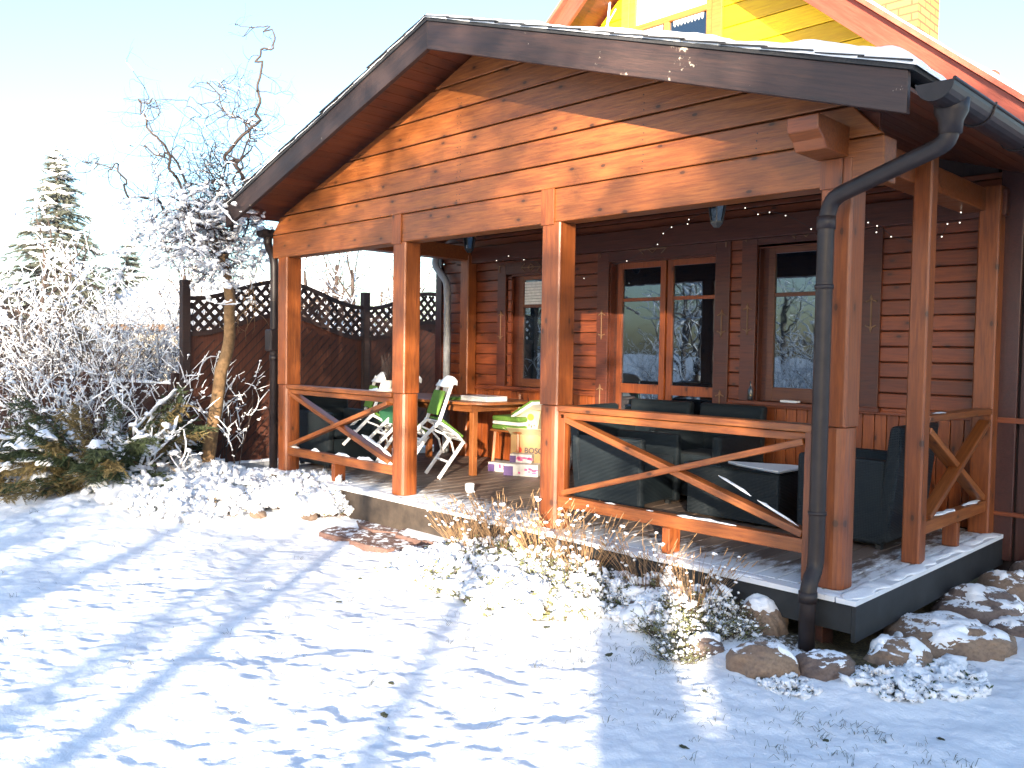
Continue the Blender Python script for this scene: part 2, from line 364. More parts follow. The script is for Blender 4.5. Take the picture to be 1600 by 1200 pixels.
PAVE = stone('red_flagstone', (.12, .065, .05), (.18, .10, .08), (.075, .045, .038), frost=False)
BARK = plain('willow_bark', (.22, .13, .06), .85, 0, .45, 18, .5)
TWIG = plain('dark_twig', (.055, .038, .032), .85, 0, .3, 20, .2)
TWIGR = plain('red_brown_twig', (.11, .055, .04), .85, 0, .3, 20, .2)
SPR_ = 0
FIR = plain('fir_needles', (.045, .07, .03), .8, 0, .45, 4, .0)
JUNI = plain('juniper_needles', (.055, .075, .03), .8, 0, .5, 6, .0)
SPRUCE = plain('spruce_needles', (.085, .095, .075), .8, 0, .45, 2, .0)
GOLDN = plain('olive_needles', (.20, .15, .06), .8, 0, .4, 8, .0)
HERB = plain('herb_leaves', (.15, .16, .07), .8, 0, .4, 12, .0)
STRAW = plain('dry_straw', (.45, .32, .16), .8, 0, .3, 12, .0)
DRYST = plain('dry_flower_stems', (.30, .18, .09), .8, 0, .35, 12, .0)
GRASSD = plain('dark_grass', (.05, .055, .03), .9, 0, .3, 12, .0)
PLASTER = plain('pale_plaster', (.5, .47, .42), .9)
def glass(name, c, ior=1.9):
    m, nt, b = mat(name); tc = N(nt, 'ShaderNodeTexCoord')
    b.inputs['Base Color'].default_value = (*c, 1); b.inputs['Roughness'].default_value = .015; b.inputs['IOR'].default_value = ior; b.inputs['Specular Tint'].default_value = (.62, .8, 1, 1)
    n = N(nt, 'ShaderNodeTexNoise', inp={'Scale': 2.5, 'Detail': 2.0}); nt.links.new(tc.outputs['Object'], n.inputs['Vector']); bump(nt, b, n.outputs[0], .05, .02)
    return m
GLASS = glass('window_glass', (.006, .009, .014), 2.3)
TGLASS = glass('table_glass', (.01, .015, .018), 1.6)
def rattan():
    m, nt, b = mat('dark_rattan'); v = mapping(nt, (1, 1, 1))
    ch = N(nt, 'ShaderNodeTexWave', wave_type='BANDS', bands_direction='X', inp={'Scale': 28.0, 'Distortion': 0.3}); nt.links.new(v, ch.inputs[0])
    cz = N(nt, 'ShaderNodeTexWave', wave_type='BANDS', bands_direction='Z', inp={'Scale': 28.0, 'Distortion': 0.3}); nt.links.new(v, cz.inputs[0])
    cy = N(nt, 'ShaderNodeTexWave', wave_type='BANDS', bands_direction='Y', inp={'Scale': 28.0, 'Distortion': 0.3}); nt.links.new(v, cy.inputs[0])
    a = N(nt, 'ShaderNodeMath', operation='MULTIPLY'); nt.links.new(ch.outputs['Fac'], a.inputs[0]); nt.links.new(cz.outputs['Fac'], a.inputs[1])
    a2 = N(nt, 'ShaderNodeMath', operation='MULTIPLY'); nt.links.new(cy.outputs['Fac'], a2.inputs[0]); nt.links.new(cz.outputs['Fac'], a2.inputs[1])
    mx = N(nt, 'ShaderNodeMath', operation='MAXIMUM'); nt.links.new(a.outputs[0], mx.inputs[0]); nt.links.new(a2.outputs[0], mx.inputs[1])
    c = mixc(nt, mx.outputs[0], (.004, .008, .011), (.015, .026, .033)); nt.links.new(c, b.inputs['Base Color'])
    b.inputs['Roughness'].default_value = .5; bump(nt, b, mx.outputs[0], .8, .006); return m
RATTAN = rattan()
def brick():
    m, nt, b = mat('yellow_brick'); tc = N(nt, 'ShaderNodeTexCoord')
    sp = N(nt, 'ShaderNodeSeparateXYZ'); nt.links.new(tc.outputs['Object'], sp.inputs[0])
    ad = N(nt, 'ShaderNodeMath', operation='ADD'); nt.links.new(sp.outputs[0], ad.inputs[0]); nt.links.new(sp.outputs[1], ad.inputs[1])
    cb = N(nt, 'ShaderNodeCombineXYZ'); nt.links.new(ad.outputs[0], cb.inputs[0]); nt.links.new(sp.outputs[2], cb.inputs[1])
    br = N(nt, 'ShaderNodeTexBrick', inp={'Scale': 1.0, 'Brick Width': .25, 'Row Height': .075, 'Mortar Size': .011})
    br.inputs['Color1'].default_value = (.46, .23, .06, 1); br.inputs['Color2'].default_value = (.34, .155, .04, 1); br.inputs['Mortar'].default_value = (.14, .07, .03, 1)
    nt.links.new(cb.outputs[0], br.inputs['Vector']); nt.links.new(br.outputs['Color'], b.inputs['Base Color']); b.inputs['Roughness'].default_value = .8
    bump(nt, b, br.outputs['Fac'], -.5, .01); return m
BRICK = brick()
def emis(name, c, s):
    m, nt, b = mat(name); b.inputs['Emission Color'].default_value = (*c, 1); b.inputs['Emission Strength'].default_value = s; return m
LED = emis('led', (1, .9, .75), .6)

# ------------------------------------------------------------------ ground
def sstep(a, b, x): t = np.clip((x-a)/(b-a), 0, 1); return t*t*(3-2*t)
def hmound(x, y):
    """garden bed left of the steps, and the bed in front of the deck"""
    left = np.exp(-(((x+7.6)/2.3)**4 + ((y+1.0)/1.25)**4))*.17
    lip = np.exp(-(((x+5.0)/1.0)**2 + ((y+.1)/.55)**2))*.10
    right = np.exp(-(((x+1.0)/1.6)**4 + ((y+.30)/.38)**4))*.07
    return left+lip+right
def gz(x, y, fine=True):
    x = np.asarray(x, float); y = np.asarray(y, float)
    z = -.335 + hmound(x, y)
    d = np.hypot(x-1, y+2)
    z = z + .02*fbm(x*.5, y*.5, 2, 3)
    z = z + .25*vnoise(x*.03, y*.03, 9)*sstep(12, 60, d)
    if fine:
        k = 1 - sstep(14, 30, d)
        shade = sstep(-.3, .6, (x*.768+y*.64+1.167))
        a = fbm(x*3.3+vnoise(x*2, y*2, 5)*.5, y*3.3, 3, 11)
        b_ = np.abs(fbm(x*8, y*8, 3, 21))
        z = z + k*((.014-.004*shade)*a + (.0085-.003*shade)*(.5-b_) + (.0034+.001*shade)*fbm(x*24, y*24, 3, 31))
        bed = np.exp(-(((x+7.6)/2.6)**4 + ((y+1.1)/1.4)**4))
        z = z + k*bed*.035*np.maximum(fbm(x*4.5, y*4.5, 3, 41), -.3)
    return z
def axis_pts(lo, hi, near0, near1, st):
    a = list(np.arange(near0, near1, st)); s = st; x = near1
    while x < hi: a.append(x); s *= 1.13; x += s
    a.append(hi); s = st; x = near0-st; b = []
    while x > lo: b.append(x); s *= 1.13; x -= s
    b.append(lo); return np.array(b[::-1]+a)
def build_ground():
    X = axis_pts(-400, 400, -7.6, 2.0, .018); Y = axis_pts(-400, 400, -4.2, .6, .018)
    gx, gy = np.meshgrid(X, Y, indexing='ij'); z = gz(gx, gy)
    # keep the ground below the deck and the house floor
    under = (gx < .40) & (gx > -6.35) & (gy > .1); z = np.where(under, np.minimum(z, -.36), z)
    V = np.stack([gx, gy, z], -1).reshape(-1, 3); n, m = len(X), len(Y)
    i = np.arange(n-1)[:, None]*m; j = np.arange(m-1)[None]
    Fq = np.stack([i+j, i+m+j, i+m+j+1, i+j+1], -1).reshape(-1, 4)
    me = bpy.data.meshes.new('snowy_ground'); me.vertices.add(len(V)); me.vertices.foreach_set('co', V.ravel())
    me.loops.add(Fq.size); me.loops.foreach_set('vertex_index', Fq.ravel().astype(np.int32))
    me.polygons.add(len(Fq)); me.polygons.foreach_set('loop_start', np.arange(0, Fq.size, 4, dtype=np.int32)); me.polygons.foreach_set('loop_total', np.full(len(Fq), 4, np.int32))
    me.polygons.foreach_set('use_smooth', np.ones(len(Fq), bool)); me.update(); me.validate()
    x, y = gx, gy
    steps = np.exp(-(((x+3.5)/.75)**4 + ((y+.25)/.50)**4))
    edge = np.exp(-(((y+.12)/.30)**2))*sstep(-3.2, -2.4, x)*(1-sstep(.3, 1.2, x))
    side = np.exp(-(((x-.62)/.3)**2))*sstep(-.5, .1, y)*(1-sstep(3, 4, y))
    hol = sstep(.15, .9, -fbm(x*3.3+vnoise(x*2, y*2, 5)*.5, y*3.3, 3, 11))
    shade = sstep(-.1, .5, (x*.768+y*.64+1.167))*np.exp(-((y+.9)/1.1)**2)
    bare = -.02 + .36*steps + .42*edge + .33*side + .13*hol*shade + .06*hol + .30*np.exp(-(((x+6.7)/1.1)**2+((y+.1)/.5)**2)) + .12*np.exp(-(((x+7)/2.5)**4+((y+1.2)/1.3)**4))*hol
    bare = bare + .9*((x < .45) & (y > -.06) & (x > -6.3))
    at = me.attributes.new('bare', 'FLOAT', 'POINT'); at.data.foreach_set('value', bare.ravel().astype(np.float32))
    me.materials.append(GSNOW); o = bpy.data.objects.new('snowy_ground', me); link(o)
    tag(o, 'trodden lawn under thin lumpy snow in front of the porch', 'ground', kind='structure')
build_ground()

# ------------------------------------------------------------------ porch
XC = -2.832; YO = -.505; D = 2.535; X1, X2, X3, X4, PW = -5.976, -3.923, -2.065, .118, .186
XL, XR = -6.16, .775; ZAP, SL = 3.852, (3.852-2.6895)/(.778+2.832)
def zr(x): return ZAP - SL*abs(x-XC)
porch = empty('timber_porch', (XC, 0, -.3), 'orange stained timber porch with square posts and cross braced railings under a low gable', 'porch')
# gable boards
def gable():
    m = MB(); zs = [2.535, 2.725, 2.925, 3.125, 3.33, 3.54, 3.75]
    for i, z0 in enumerate(zs):
        z1 = zs[i+1] if i+1 < len(zs) else 3.8
        a, b = z0+.006, z1-.006
        # board clipped by both roof slopes
        def xs(z): h = (ZAP-.13-z)/SL; return max(XL+.05, XC-h), min(XR-.32, XC+h)
        l0, r0 = xs(a); l1, r1 = xs(b)
        if r0 <= l0: continue
        if r1 <= l1: l1 = r1 = XC; 
        cut = [-3.3, -2.6, None, -1.2, -3.0, None, None][i]
        segs = [(l0, l1, r0, r1)] if cut is None or True else []
        for (p0, p1, q0, q1) in segs:
            e = .004
            poly = [(p0, a), (q0, a), (q1, b), (p1, b)]
            m.prism(poly, 'y', .012, .06)
    g = m.build('gable_boards', WOOD, porch, bevel=.006)
    nh_ = MB()
    for i, z0 in enumerate(zs[:-1]):
        z1 = zs[i+1]
        for xx in (-5.2, -3.06, -3.02, -1.15, -.3):
            if z1 < zr(xx)-.15:
                for zz in (z0+.04, z0+.085, z1-.06): nh_.lathe([(.0, .0105), (.0045, .0108), (.0045, .0125)], (xx+.004*math.sin(zz*90), 0, zz), 6, 'y')
    nh_.build('nail_heads', LAMPB, g)
    k = MB(); h = ZAP-.14; k.prism([(XL+.2, 2.5), (XR-.36, 2.5), (XR-.36, zr(XR-.36)-.14), (XC, h), (XL+.2, zr(XL+.2)-.14)], 'y', .061, .085); k.build('gable_backing', CASE, porch)
gable()
beam('beam', (-6.10, .09, 2.41), (.47, .09, 2.41), .168, .246, WOOD, porch, bevel=.01)
for (a, b) in ((XL+.5, .19), (.18, -.36)):
    m = MB(); m.prism([(b+.06, 2.49), (b, 2.53), (b, 2.61), (D, 2.61), (D, 2.44), (b+.10, 2.44)], 'x', a-.09, a+.09); m.build('side_plate', WOODP, porch, bevel=.008)
beam('rear_beam', (XL+.3, D-.06, 2.5), (.40, D-.06, 2.5), .1, .2, CASE, porch)
# posts
def post(x, y, w, top, low=True, name='post'):
    M = Matrix.Translation((x+w/2, y+w/2, 0)) @ Matrix.Rotation(-math.pi/2, 4, 'Y')   # local X = up
    m = MB(); zc = .925
    def oct_(w, c, z0, z1):
        h = w/2; p = [(-h, -h+c), (-h+c, -h), (h-c, -h), (h, -h+c), (h, h-c), (h-c, h), (-h+c, h), (-h, h-c)]
        n = len(p); v = [(x+w0/2+q[0], y+w0/2+q[1], z) for z in (z0, z1) for q in p]
        m.add(v, [tuple(range(n))[::-1], tuple(range(n, 2*n))] + [(i, (i+1) % n, n+(i+1) % n, n+i) for i in range(n)])
    w0 = w
    o = None
    if low:
        oct_(w, .012, zc+.004, top); o = m.build(name, WOODP, porch, M=M, bevel=.004)
        m = MB(); h = w/2+.006; k = 28; pr = []
        for i in range(k):
            a = 2*math.pi*i/k; c, s_ = math.cos(a), math.sin(a); q = (abs(c)**3.2+abs(s_)**3.2)**(-1/3.2); pr.append((x+w/2+h*q*c, y+w/2+h*q*s_))
        v = [(a, b, z) for z in (.002, zc) for (a, b) in pr]
        m.add(v, [tuple(range(k))[::-1], tuple(range(k, 2*k))] + [(i, (i+1) % k, k+(i+1) % k, k+i) for i in range(k)])
        m.build('post_sleeve', WOODP, o, M=M, bevel=.006)
        for p in o.data.polygons: p.use_smooth = False
    else:
        oct_(w, .01, .002, top); o = m.build(name, WOODP, porch, M=M, bevel=.003)
    return o
for x in (X1, X2, X3, X4): 
    post(x, 0, PW, 2.287 if x != X4 else 2.435)
# lap of the post over the beam
for x, t in ((X2, 2.535), (X3, 2.535), (X4, 2.435)):
    beam('post_tongue', (x+PW/2-.028, -.004, 2.27 if x != X4 else 2.27), (x+PW/2-.028, -.004, t), .012 if False else .13, .016, WOODP, porch, up=(0,-1,0), bevel=.003)
P5 = post(.260, .985, .115, 2.62, low=False)
post(.225, D-.16, .15, 2.62, low=False)
post(XL+.45, D-.16, .15, 2.5, low=False)
# railings
def railing(p, q, zt, bays, side=False, snow_bits=()):
    p = Vector(p); q = Vector(q); d = (q-p).normalized(); nrm = Vector((d.y, -d.x, 0))
    hr = beam('railing', p+Vector((0,0,zt-.022)), q+Vector((0,0,zt-.022)), .115, .044, WOOD, porch)
    br = beam('bottom_rail', p+Vector((0,0,.215)), q+Vector((0,0,.215)), .07, .085, WOOD, hr)
    if not side: beam('rail_apron', p+Vector((0,0,zt-.075))+nrm*.0, q+Vector((0,0,zt-.075)), .05, .05, WOOD, hr)
    a, b = p+d*.06, q-d*.06
    beam('cross_brace', a+Vector((0,0,zt-.10)), b+Vector((0,0,.285)), .045, .088, WOOD, hr, up=nrm)
    beam('cross_brace', a+Vector((0,0,.285))+nrm*.022, b+Vector((0,0,zt-.10))+nrm*.022, .04, .085, WOOD, hr, up=nrm)
    mid = (p+q)/2
    beam('rail_foot', mid+Vector((0,0,.004)), mid+Vector((0,0,.175)), .06, .13 if not side else .1, WOODP, hr, up=nrm)
    return hr
h1 = railing((X1+PW, .055, 0), (X2, .055, 0), .93, 1)
h2 = railing((X3+PW+.005, .055, 0), (X4+.0, .055, 0), .93, 1)
beam('rail_stile', (X3+PW+.02, .055, .01), (X3+PW+.02, .055, .87), .07, .05, WOODP, h2)
beam('rail_stile', (X4-.03, .03, .01), (X4-.03, .03, .925), .05, .045, WOODP, h2)
h3 = railing((.318, .985+.115, 0), (.318, D-.16, 0), .955, 1, side=True)
def snow_strip(p, q, w, t, parent, seed, dens=.5, name='snow'):
    """broken ridge of snow lying along a timber"""
    rng = np.random.default_rng(seed); p = np.array(p, float); q = np.array(q, float); L = np.linalg.norm(q-p); n = int(L/.02)
    d = (q-p)/L; sd = np.cross([0, 0, 1], d); sd /= np.linalg.norm(sd); m = MB()
    s = np.linspace(0, L, n); prof = fbm(s*4, s*0+seed, 3, seed)
    on = prof > (1-2*dens)*.8
    i = 0
    while i < n:
        if not on[i]: i += 1; continue
        j = i
        while j < n and on[j]: j += 1
        if j-i > 3:
            ss = s[i:j]; e = np.minimum(np.arange(j-i), np.arange(j-i)[::-1]); e = np.clip(e/3, .05, 1)
            K = 7; vs = []
            for a, ee in zip(ss, e):
                ww = w*.5*(.75+.35*vnoise(a*9, seed, 2))*ee**.5; off = sd*w*.12*vnoise(a*6, seed+5., 3)
                for k in range(K):
                    th = math.pi*k/(K-1); vs.append(p+d*a+off+sd*math.cos(th)*ww+np.array([0, 0, 1])*(math.sin(th)**.7*t*ee*(.7+.5*vnoise(a*14, k*.7, seed))))
            f = [(a*K+b, a*K+b+1, (a+1)*K+b+1, (a+1)*K+b) for a in range(j-i-1) for b in range(K-1)]
            f += [(a*K+K-1, a*K, (a+1)*K, (a+1)*K+K-1) for a in range(j-i-1)]
            m.add(np.array(vs), f)
        i = j
    if m.n: return m.build(name, SNOW, parent, smooth=True)
snow_strip((X1+PW, .055, .262), (X2, .055, .262), .06, .03, h1, 3, .8)
snow_strip((-4.35, .055, .934), (X2, .055, .934), .10, .03, h1, 5, .9)
snow_strip((X3+PW, .055, .258), (X4, .055, .258), .06, .012, h2, 8, .35)
snow_strip((.318, 1.15, .262), (.318, D-.2, .262), .06, .012, h3, 12, .8)
snow_strip((.318, 1.15, .957), (.318, D-.5, .957), .09, .006, h3, 14, .7)
bl = (X2-.05); snow_strip((X1+PW+1.0, .055, .62), (X2-.06, .055, .335), .05, .02, h1, 16, .9)
snow_strip((X3+PW+1.35, .055, .56), (X4-.1, .055, .32), .045, .014, h2, 17, .7)
# roof
def roof():
    y0, y1 = YO-.012, D-.03
    for sgn, xe in ((1, XR+.03), (-1, XL-.03)):
        M, L = frame((XC, 0, ZAP), (xe, 0, zr(xe)), up=(0, 0, 1))
        m = MB(); m.bar((XC, (y0+y1)/2, ZAP+.008), (xe, (y0+y1)/2, zr(xe)+.008), y1-y0, .022, up=(0, 0, 1))
        # overlapping shingle edges along the rake
        n = 14
        for i in range(n):
            a = i/n; b_ = (i+1.12)/n; xa, xb = XC+(xe-XC)*a, XC+(xe-XC)*min(b_, 1.0)
            m.bar((xa, y0+.1, zr(xa)+.022+.004), (xb, y0+.1, zr(xb)+.022+.014), .23+.012*((i*7) % 3), .007)
        r = m.build('roof', SHING, porch)
        # snow blanket
        rng = np.random.default_rng(5+sgn); nx, ny = 130, 110; s = np.linspace(0, 1, nx); t = np.linspace(0, 1, ny)
        S, T = np.meshgrid(s, t, indexing='ij'); X = XC+(xe+sgn*.015-XC)*S
        ed = .02*fbm(X*3.2, X*0+sgn, 4, 7); Y = (y0-.006+ed*.5) + (y1-y0-.02)*T**1.35 
        Zs = ZAP - SL*np.abs(X-XC)
        th = (.040+.016*fbm(X*2.2, Y*2.2, 4, 17)+.008*fbm(X*9, Y*9, 2, 19))*np.clip((T*60)**.5, .25, 1)*np.clip(((1-S)*40)**.5, .12, 1)*((.35+1.15*S) if sgn > 0 else .4)
        top = np.stack([X, Y, Zs+.03+th], -1); bot = np.stack([X, Y, Zs+.018], -1)
        m = MB(); V = np.concatenate([top.reshape(-1, 3), bot.reshape(-1, 3)]); q = nx*ny
        f = []
        for i in range(nx-1):
            for j in range(ny-1):
                a = i*ny+j; f.append((a, a+ny, a+ny+1, a+1) if sgn > 0 else (a, a+1, a+ny+1, a+ny))
            f.append((i*ny, q+i*ny, q+(i+1)*ny, (i+1)*ny))
        for j in range(ny-1):
            a = (nx-1)*ny+j; f.append((a, q+a, q+a+1, a+1))
        m.add(V, f); m.build('roof_snow', SNOW, r, smooth=True)
        # soffit boards under the roof
        m = MB(); w = .115; k = int(abs(xe-XC)/w); 
        for i in range(k):
            xa, xb = XC+sgn*i*w+sgn*.002, XC+sgn*(i+1)*w-sgn*.002
            za, zb = zr(xa)-.075, zr(xb)-.075
            P = [(xa, za), (xb, zb), (xb, zb+.02), (xa, za+.02)]
            if sgn < 0: P = P[::-1]
            m.prism(P, 'y', YO+.03, D-.05)
        m.build('soffit', SOFFIT, porch)
        # barge board
        m = MB(); P = [(XC, ZAP-.216), (xe-sgn*.03, zr(xe-sgn*.03)-.208), (xe-sgn*.03, zr(xe-sgn*.03)-.006), (XC, ZAP-.006)]
        if sgn < 0: P = P[::-1]
        m.prism(P, 'y', YO, YO+.042); M2 = Matrix.Translation((XC, 0, ZAP)) @ Matrix.Rotation(math.atan(SL)*sgn, 4, 'Y')
        m.build('barge_board', BARGE, porch, M=M2, bevel=.004)
roof()
# deck
def deck():
    m = MB(); w = .145; x0, x1 = X1-.2, .447; x = x0
    while x < x1-.13:
        m.box((x+.006, .0, -.03), (min(x+w, x1-.124)-.006, D-.04, 0)); x += w
    dk = m.build('deck', DECK, porch, bevel=.003)
    m = MB(); m.box((x1-.112, -.122, -.03), (x1, D-.04, .0)); m.build('edge_board', DECK, dk, bevel=.003)
    m = MB(); m.box((x0, -.122, -.03), (x1-.120, -.012, .0)); m.build('edge_board', DECK, dk, bevel=.003)
    m = MB(); m.box((x1-.03, -.10, -.235), (x1-.006, D, -.032)); m.box((-2.5, -.10, -.19), (x1-.032, -.072, -.032)); m.build('deck_fascia', FASCD, dk)
    m = MB(); m.box((x0, -.105, -.34), (-2.5, -.07, -.032)); m.build('entry_fascia', ENTRYF, dk)
    for x in (-2.4, -1.2, .15):
        for y in (.05, 1.2, 2.3): beam('deck_pier', (x, y, -.5), (x, y, -.04), .14, .14, FENCED, dk)
    m = MB(); m.box((-2.4, .5, -.20), (x1-.1, .6, -.05)); m.box((-2.4, -.02, -.17), (x1-.1, .06, -.05)); m.build('deck_joist', FASCD, dk)
    # snow lying on the edge board and on the front edge
    for (p, q, ww, t, s, de) in (((x1-.062, -.12, .0), (x1-.062, D-.1, .0), .135, .016, 21, 1.0), ((-4.6, -.06, .0), (-3.1, -.06, .0), .16, .016, 23, .95), ((-1.2, -.085, 0), (x1-.1, -.085, 0), .07, .008, 27, .6)):
        snow_strip(p, q, ww, t, dk, s, de)
deck()
# gutters and downpipes
def half_gutter(x, z, r, y0, y1, parent, name='gutter'):
    m = MB(); K = 12; n = 2
    for rr, flip in ((r, 0), (r-.004, 1)):
        vs = []; 
        for y in (y0, y1):
            for k in range(K+1):
                a = math.pi + math.pi*k/K; vs.append((x+rr*math.cos(a), y, z+rr*math.sin(a)))
        f = [(k, k+1, K+1+k+1, K+1+k) for k in range(K)]
        m.add(vs, f if flip else [q[::-1] for q in f])
    m.tube([(x+r, y0, z+.004), (x+r, y1, z+.004)], .009, 8); m.tube([(x-r, y0, z+.002), (x-r, y1, z+.002)], .004, 6)
    vs = [(x+r*math.cos(math.pi+math.pi*k/K), y0-.003, z+r*math.sin(math.pi+math.pi*k/K)) for k in range(K+1)]
    m.add(vs+[(v[0], v[1]+.006, v[2]) for v in vs], [tuple(range(K+1)), tuple(range(K+1, 2*K+2))[::-1]]+[(k, k+1, K+2+k, K+1+k) for k in range(K)])
    return m.build(name, GUTTER, parent, smooth=False)
g = half_gutter(.905, 2.595, .085, YO-.02, 6.0, porch)
for y in (.05, .75, 1.45, 2.15, 2.9):
    m = MB(); pts = [(.905+.09*math.cos(math.pi+math.pi*k/8), y, 2.595+.09*math.sin(math.pi+math.pi*k/8)) for k in range(9)]
    m.tube(pts+[(.998, y, 2.61)], .006, 5); m.build('gutter_bracket', GUTTER, g)
g2 = half_gutter(XL-.10, 2.60, .075, -.06, D+1, porch)
def downpipe(pts, r, parent, cols, mt=GUTTER, name='downpipe'):
    m = MB(); P = []
    for i, p in enumerate(pts):
        p = Vector(p)
        if 0 < i < len(pts)-1:
            a = Vector(pts[i-1]); b = Vector(pts[i+1]); da = (a-p).normalized()*min(.07, (a-p).length*.4); db = (b-p).normalized()*min(.07, (b-p).length*.4)
            for t in (0, .25, .5, .75, 1): P.append((p+da)*(1-t)**2+p*2*t*(1-t)+(p+db)*t*t)
        else: P.append(p)
    m.tube([tuple(q) for q in P], r, 18); o = m.build(name, mt, parent, smooth=True)
    for (a, b) in cols:
        m = MB(); m.tube([a, b], r+.006, 18); m.build('pipe_collar', mt, o, smooth=True)
    return o
m = MB(); m.lathe([(.07, 0), (.07, .05), (.055, .10), (.052, .16)][::-1] if False else [(.052, 0), (.055, .06), (.075, .10), (.08, .16)], (.905, -.30, 2.40), 20); m.build('outlet', GUTTER, g, smooth=True)
dp = downpipe([(.905, -.30, 2.44), (.89, -.30, 2.36), (.25, -.12, 2.20), (.212, -.115, 2.10), (.212, -.115, .14), (.212, -.20, .05), (.212, -.20, -.36)], .045, porch,
         [((.212, -.115, 1.70), (.212, -.115, 1.725)), ((.212, -.115, 2.03), (.212, -.115, 2.10)), ((.212, -.115, .44), (.212, -.115, .46)), ((.212, -.20, -.04), (.212, -.20, .02))])
dl = downpipe([(XL-.10, .04, 2.55), (XL-.10, .04, 2.44), (-6.11, .03, 2.30), (-6.10, .03, 2.12), (-6.10, .03, -.33)], .045, porch, [((-6.10, .03, 1.18), (-6.10, .03, 1.24))])
m = MB(); m.box((-6.17, -.05, 1.28), (-6.04, .09, 1.52)); m.build('rain_diverter', GUTTER, dl, bevel=.02)
downpipe([(XL-.1, D-.1, 2.55), (XL-.1, D-.12, 2.42), (XL+.12, D-.1, 2.2), (XL+.14, D-.1, 2.0), (XL+.14, D-.1, .0)], .045, porch, [], PIPEL)

# ------------------------------------------------------------------ house
house = empty('timber_house', (-3, D+2, -.3), 'timber house with yellow upper gable and red brown log siding behind the porch', 'house')
def log_wall(x0, x1, z0, z1, h, name='wall', holes=(), mt=WALL, y=D):
    m = MB(); z = z0
    while z < z1-.02:
        zt = min(z+h, z1); sp = [(x0, x1)]
        for (a, b, c, d) in holes:
            if c < (z+zt)/2 < d:
                ns = []
                for (p, q) in sp:
                    if a > p and b < q: ns += [(p, a), (b, q)]
                    elif a <= p < b < q: ns.append((b, q))
                    elif p < a < q <= b: ns.append((p, a))
                    elif b <= p or a >= q: ns.append((p, q))
                sp = ns
        for (p, q) in sp:
            poly = [(y+.03, z+.0025), (y+.003, z+.005), (y, z+.011), (y, zt-.011), (y+.003, zt-.005), (y+.03, zt-.0025)]
            m.prism(poly, 'x', p, q)
        z = zt
    return m.build(name, mt, house)
HOLES = [(-3.44, -2.05, 0, 2.35), (-1.68, -.70, .93, 2.36), (-4.95, -4.05, .93, 2.25)]
log_wall(-6.24, .35, .90, 2.75, .1285, holes=HOLES)
m = MB()
for (x0, x1, z0, z1) in ((-6.24, -5.03, -.3, 3.2), (-4.12, -3.44, -.3, 3.2), (-5.03, -4.12, 2.25, 3.2), (-5.03, -4.12, -.3, .9), (-2.05, -1.69, -.3, 3.2), (-1.69, -.69, -.3, .9), (-3.44, -2.05, 2.36, 3.2), (-1.69, -.69, 2.36, 3.2), (-.69, .3, -.3, 3.1), (.3, 1.6, -.3, 2.3)): m.box((x0, D+.031, z0), (x1, D+.2, z1))
m.build('wall_core', DARKF, house)
m = MB(); m.box((-6.2, D+.26, -.3), (.28, D+.30, 3.1)); m.build('dark_backing', LAMPB, house)  # dark sheet added inside so bright outdoors cannot show through the openings
# wainscot
for (a, b) in ((-6.24, -3.60), (-1.97, .35)):
    m = MB(); x = a
    while x < b-.02: m.box((x+.002, D+.004, 0), (min(x+.098, b)-.002, D+.03, .845)); x += .1
    m.build('wainscot', WAIN, house, bevel=.004)
    m = MB(); m.prism([(D-.035, .845), (D+.03, .845), (D+.03, .90), (D-.012, .90), (D-.012, .872), (D-.035, .872)], 'x', a, b); m.build('dado_rail', WALL, house, bevel=.004)
beam('corner_board', (.42, D-.02, -.2), (.42, D-.02, 2.9), .16, .03, MAROON, house, up=(0,-1,0))
m = MB(); x = .51
while x < 1.6: m.box((x+.003, D, -.2), (x+.117, D+.03, 3.05-.85*max(0, x-.35))); x += .12
m.build('side_boards', MAROON, house, bevel=.003)
m = MB(); m.box((.35, D-.05, .845), (1.6, D-.001, .885)); m.box((.35, D-.045, .14), (1.6, D-.001, .17)); m.build('side_trim', WALL, house)
beam('corner_board', (-6.28, D-.02, -.2), (-6.28, D-.02, 2.9), .12, .03, MAROON, house, up=(0,-1,0))

def ornament(pts_list, parent, y):
    m = MB()
    for pts in pts_list: m.tube([(a, y, b) for a, b in pts], .0065, 5)
    return m.build('ornament', GOLD, parent)
def varrow(x, z0, z1, up=True, dn=True):
    L = [[(x, z0), (x, z1)]]
    if up: L += [[(x-.045, z1-.035), (x-.01, z1-.02), (x, z1+.02), (x+.01, z1-.02), (x+.045, z1-.035)]]
    if dn: L += [[(x-.045, z0+.035), (x-.01, z0+.02), (x, z0-.02), (x+.01, z0+.02), (x+.045, z0+.035)]]
    return L
def harrow(x0, x1, z):
    L = [[(x0, z), (x1, z)]]
    L += [[(x0+.05, z+.05), (x0-.01, z), (x0+.05, z-.05)], [(x1-.05, z+.05), (x1+.01, z), (x1-.05, z-.05)], [((x0+x1)/2-.05, z), ((x0+x1)/2, z+.04), ((x0+x1)/2+.05, z), ((x0+x1)/2, z-.04), ((x0+x1)/2-.05, z)]]
    return L
def corner(x, z, s): return [[(x-s*.05, z+.03), (x+s*.03, z+.03), (x+s*.03, z-.05)]]
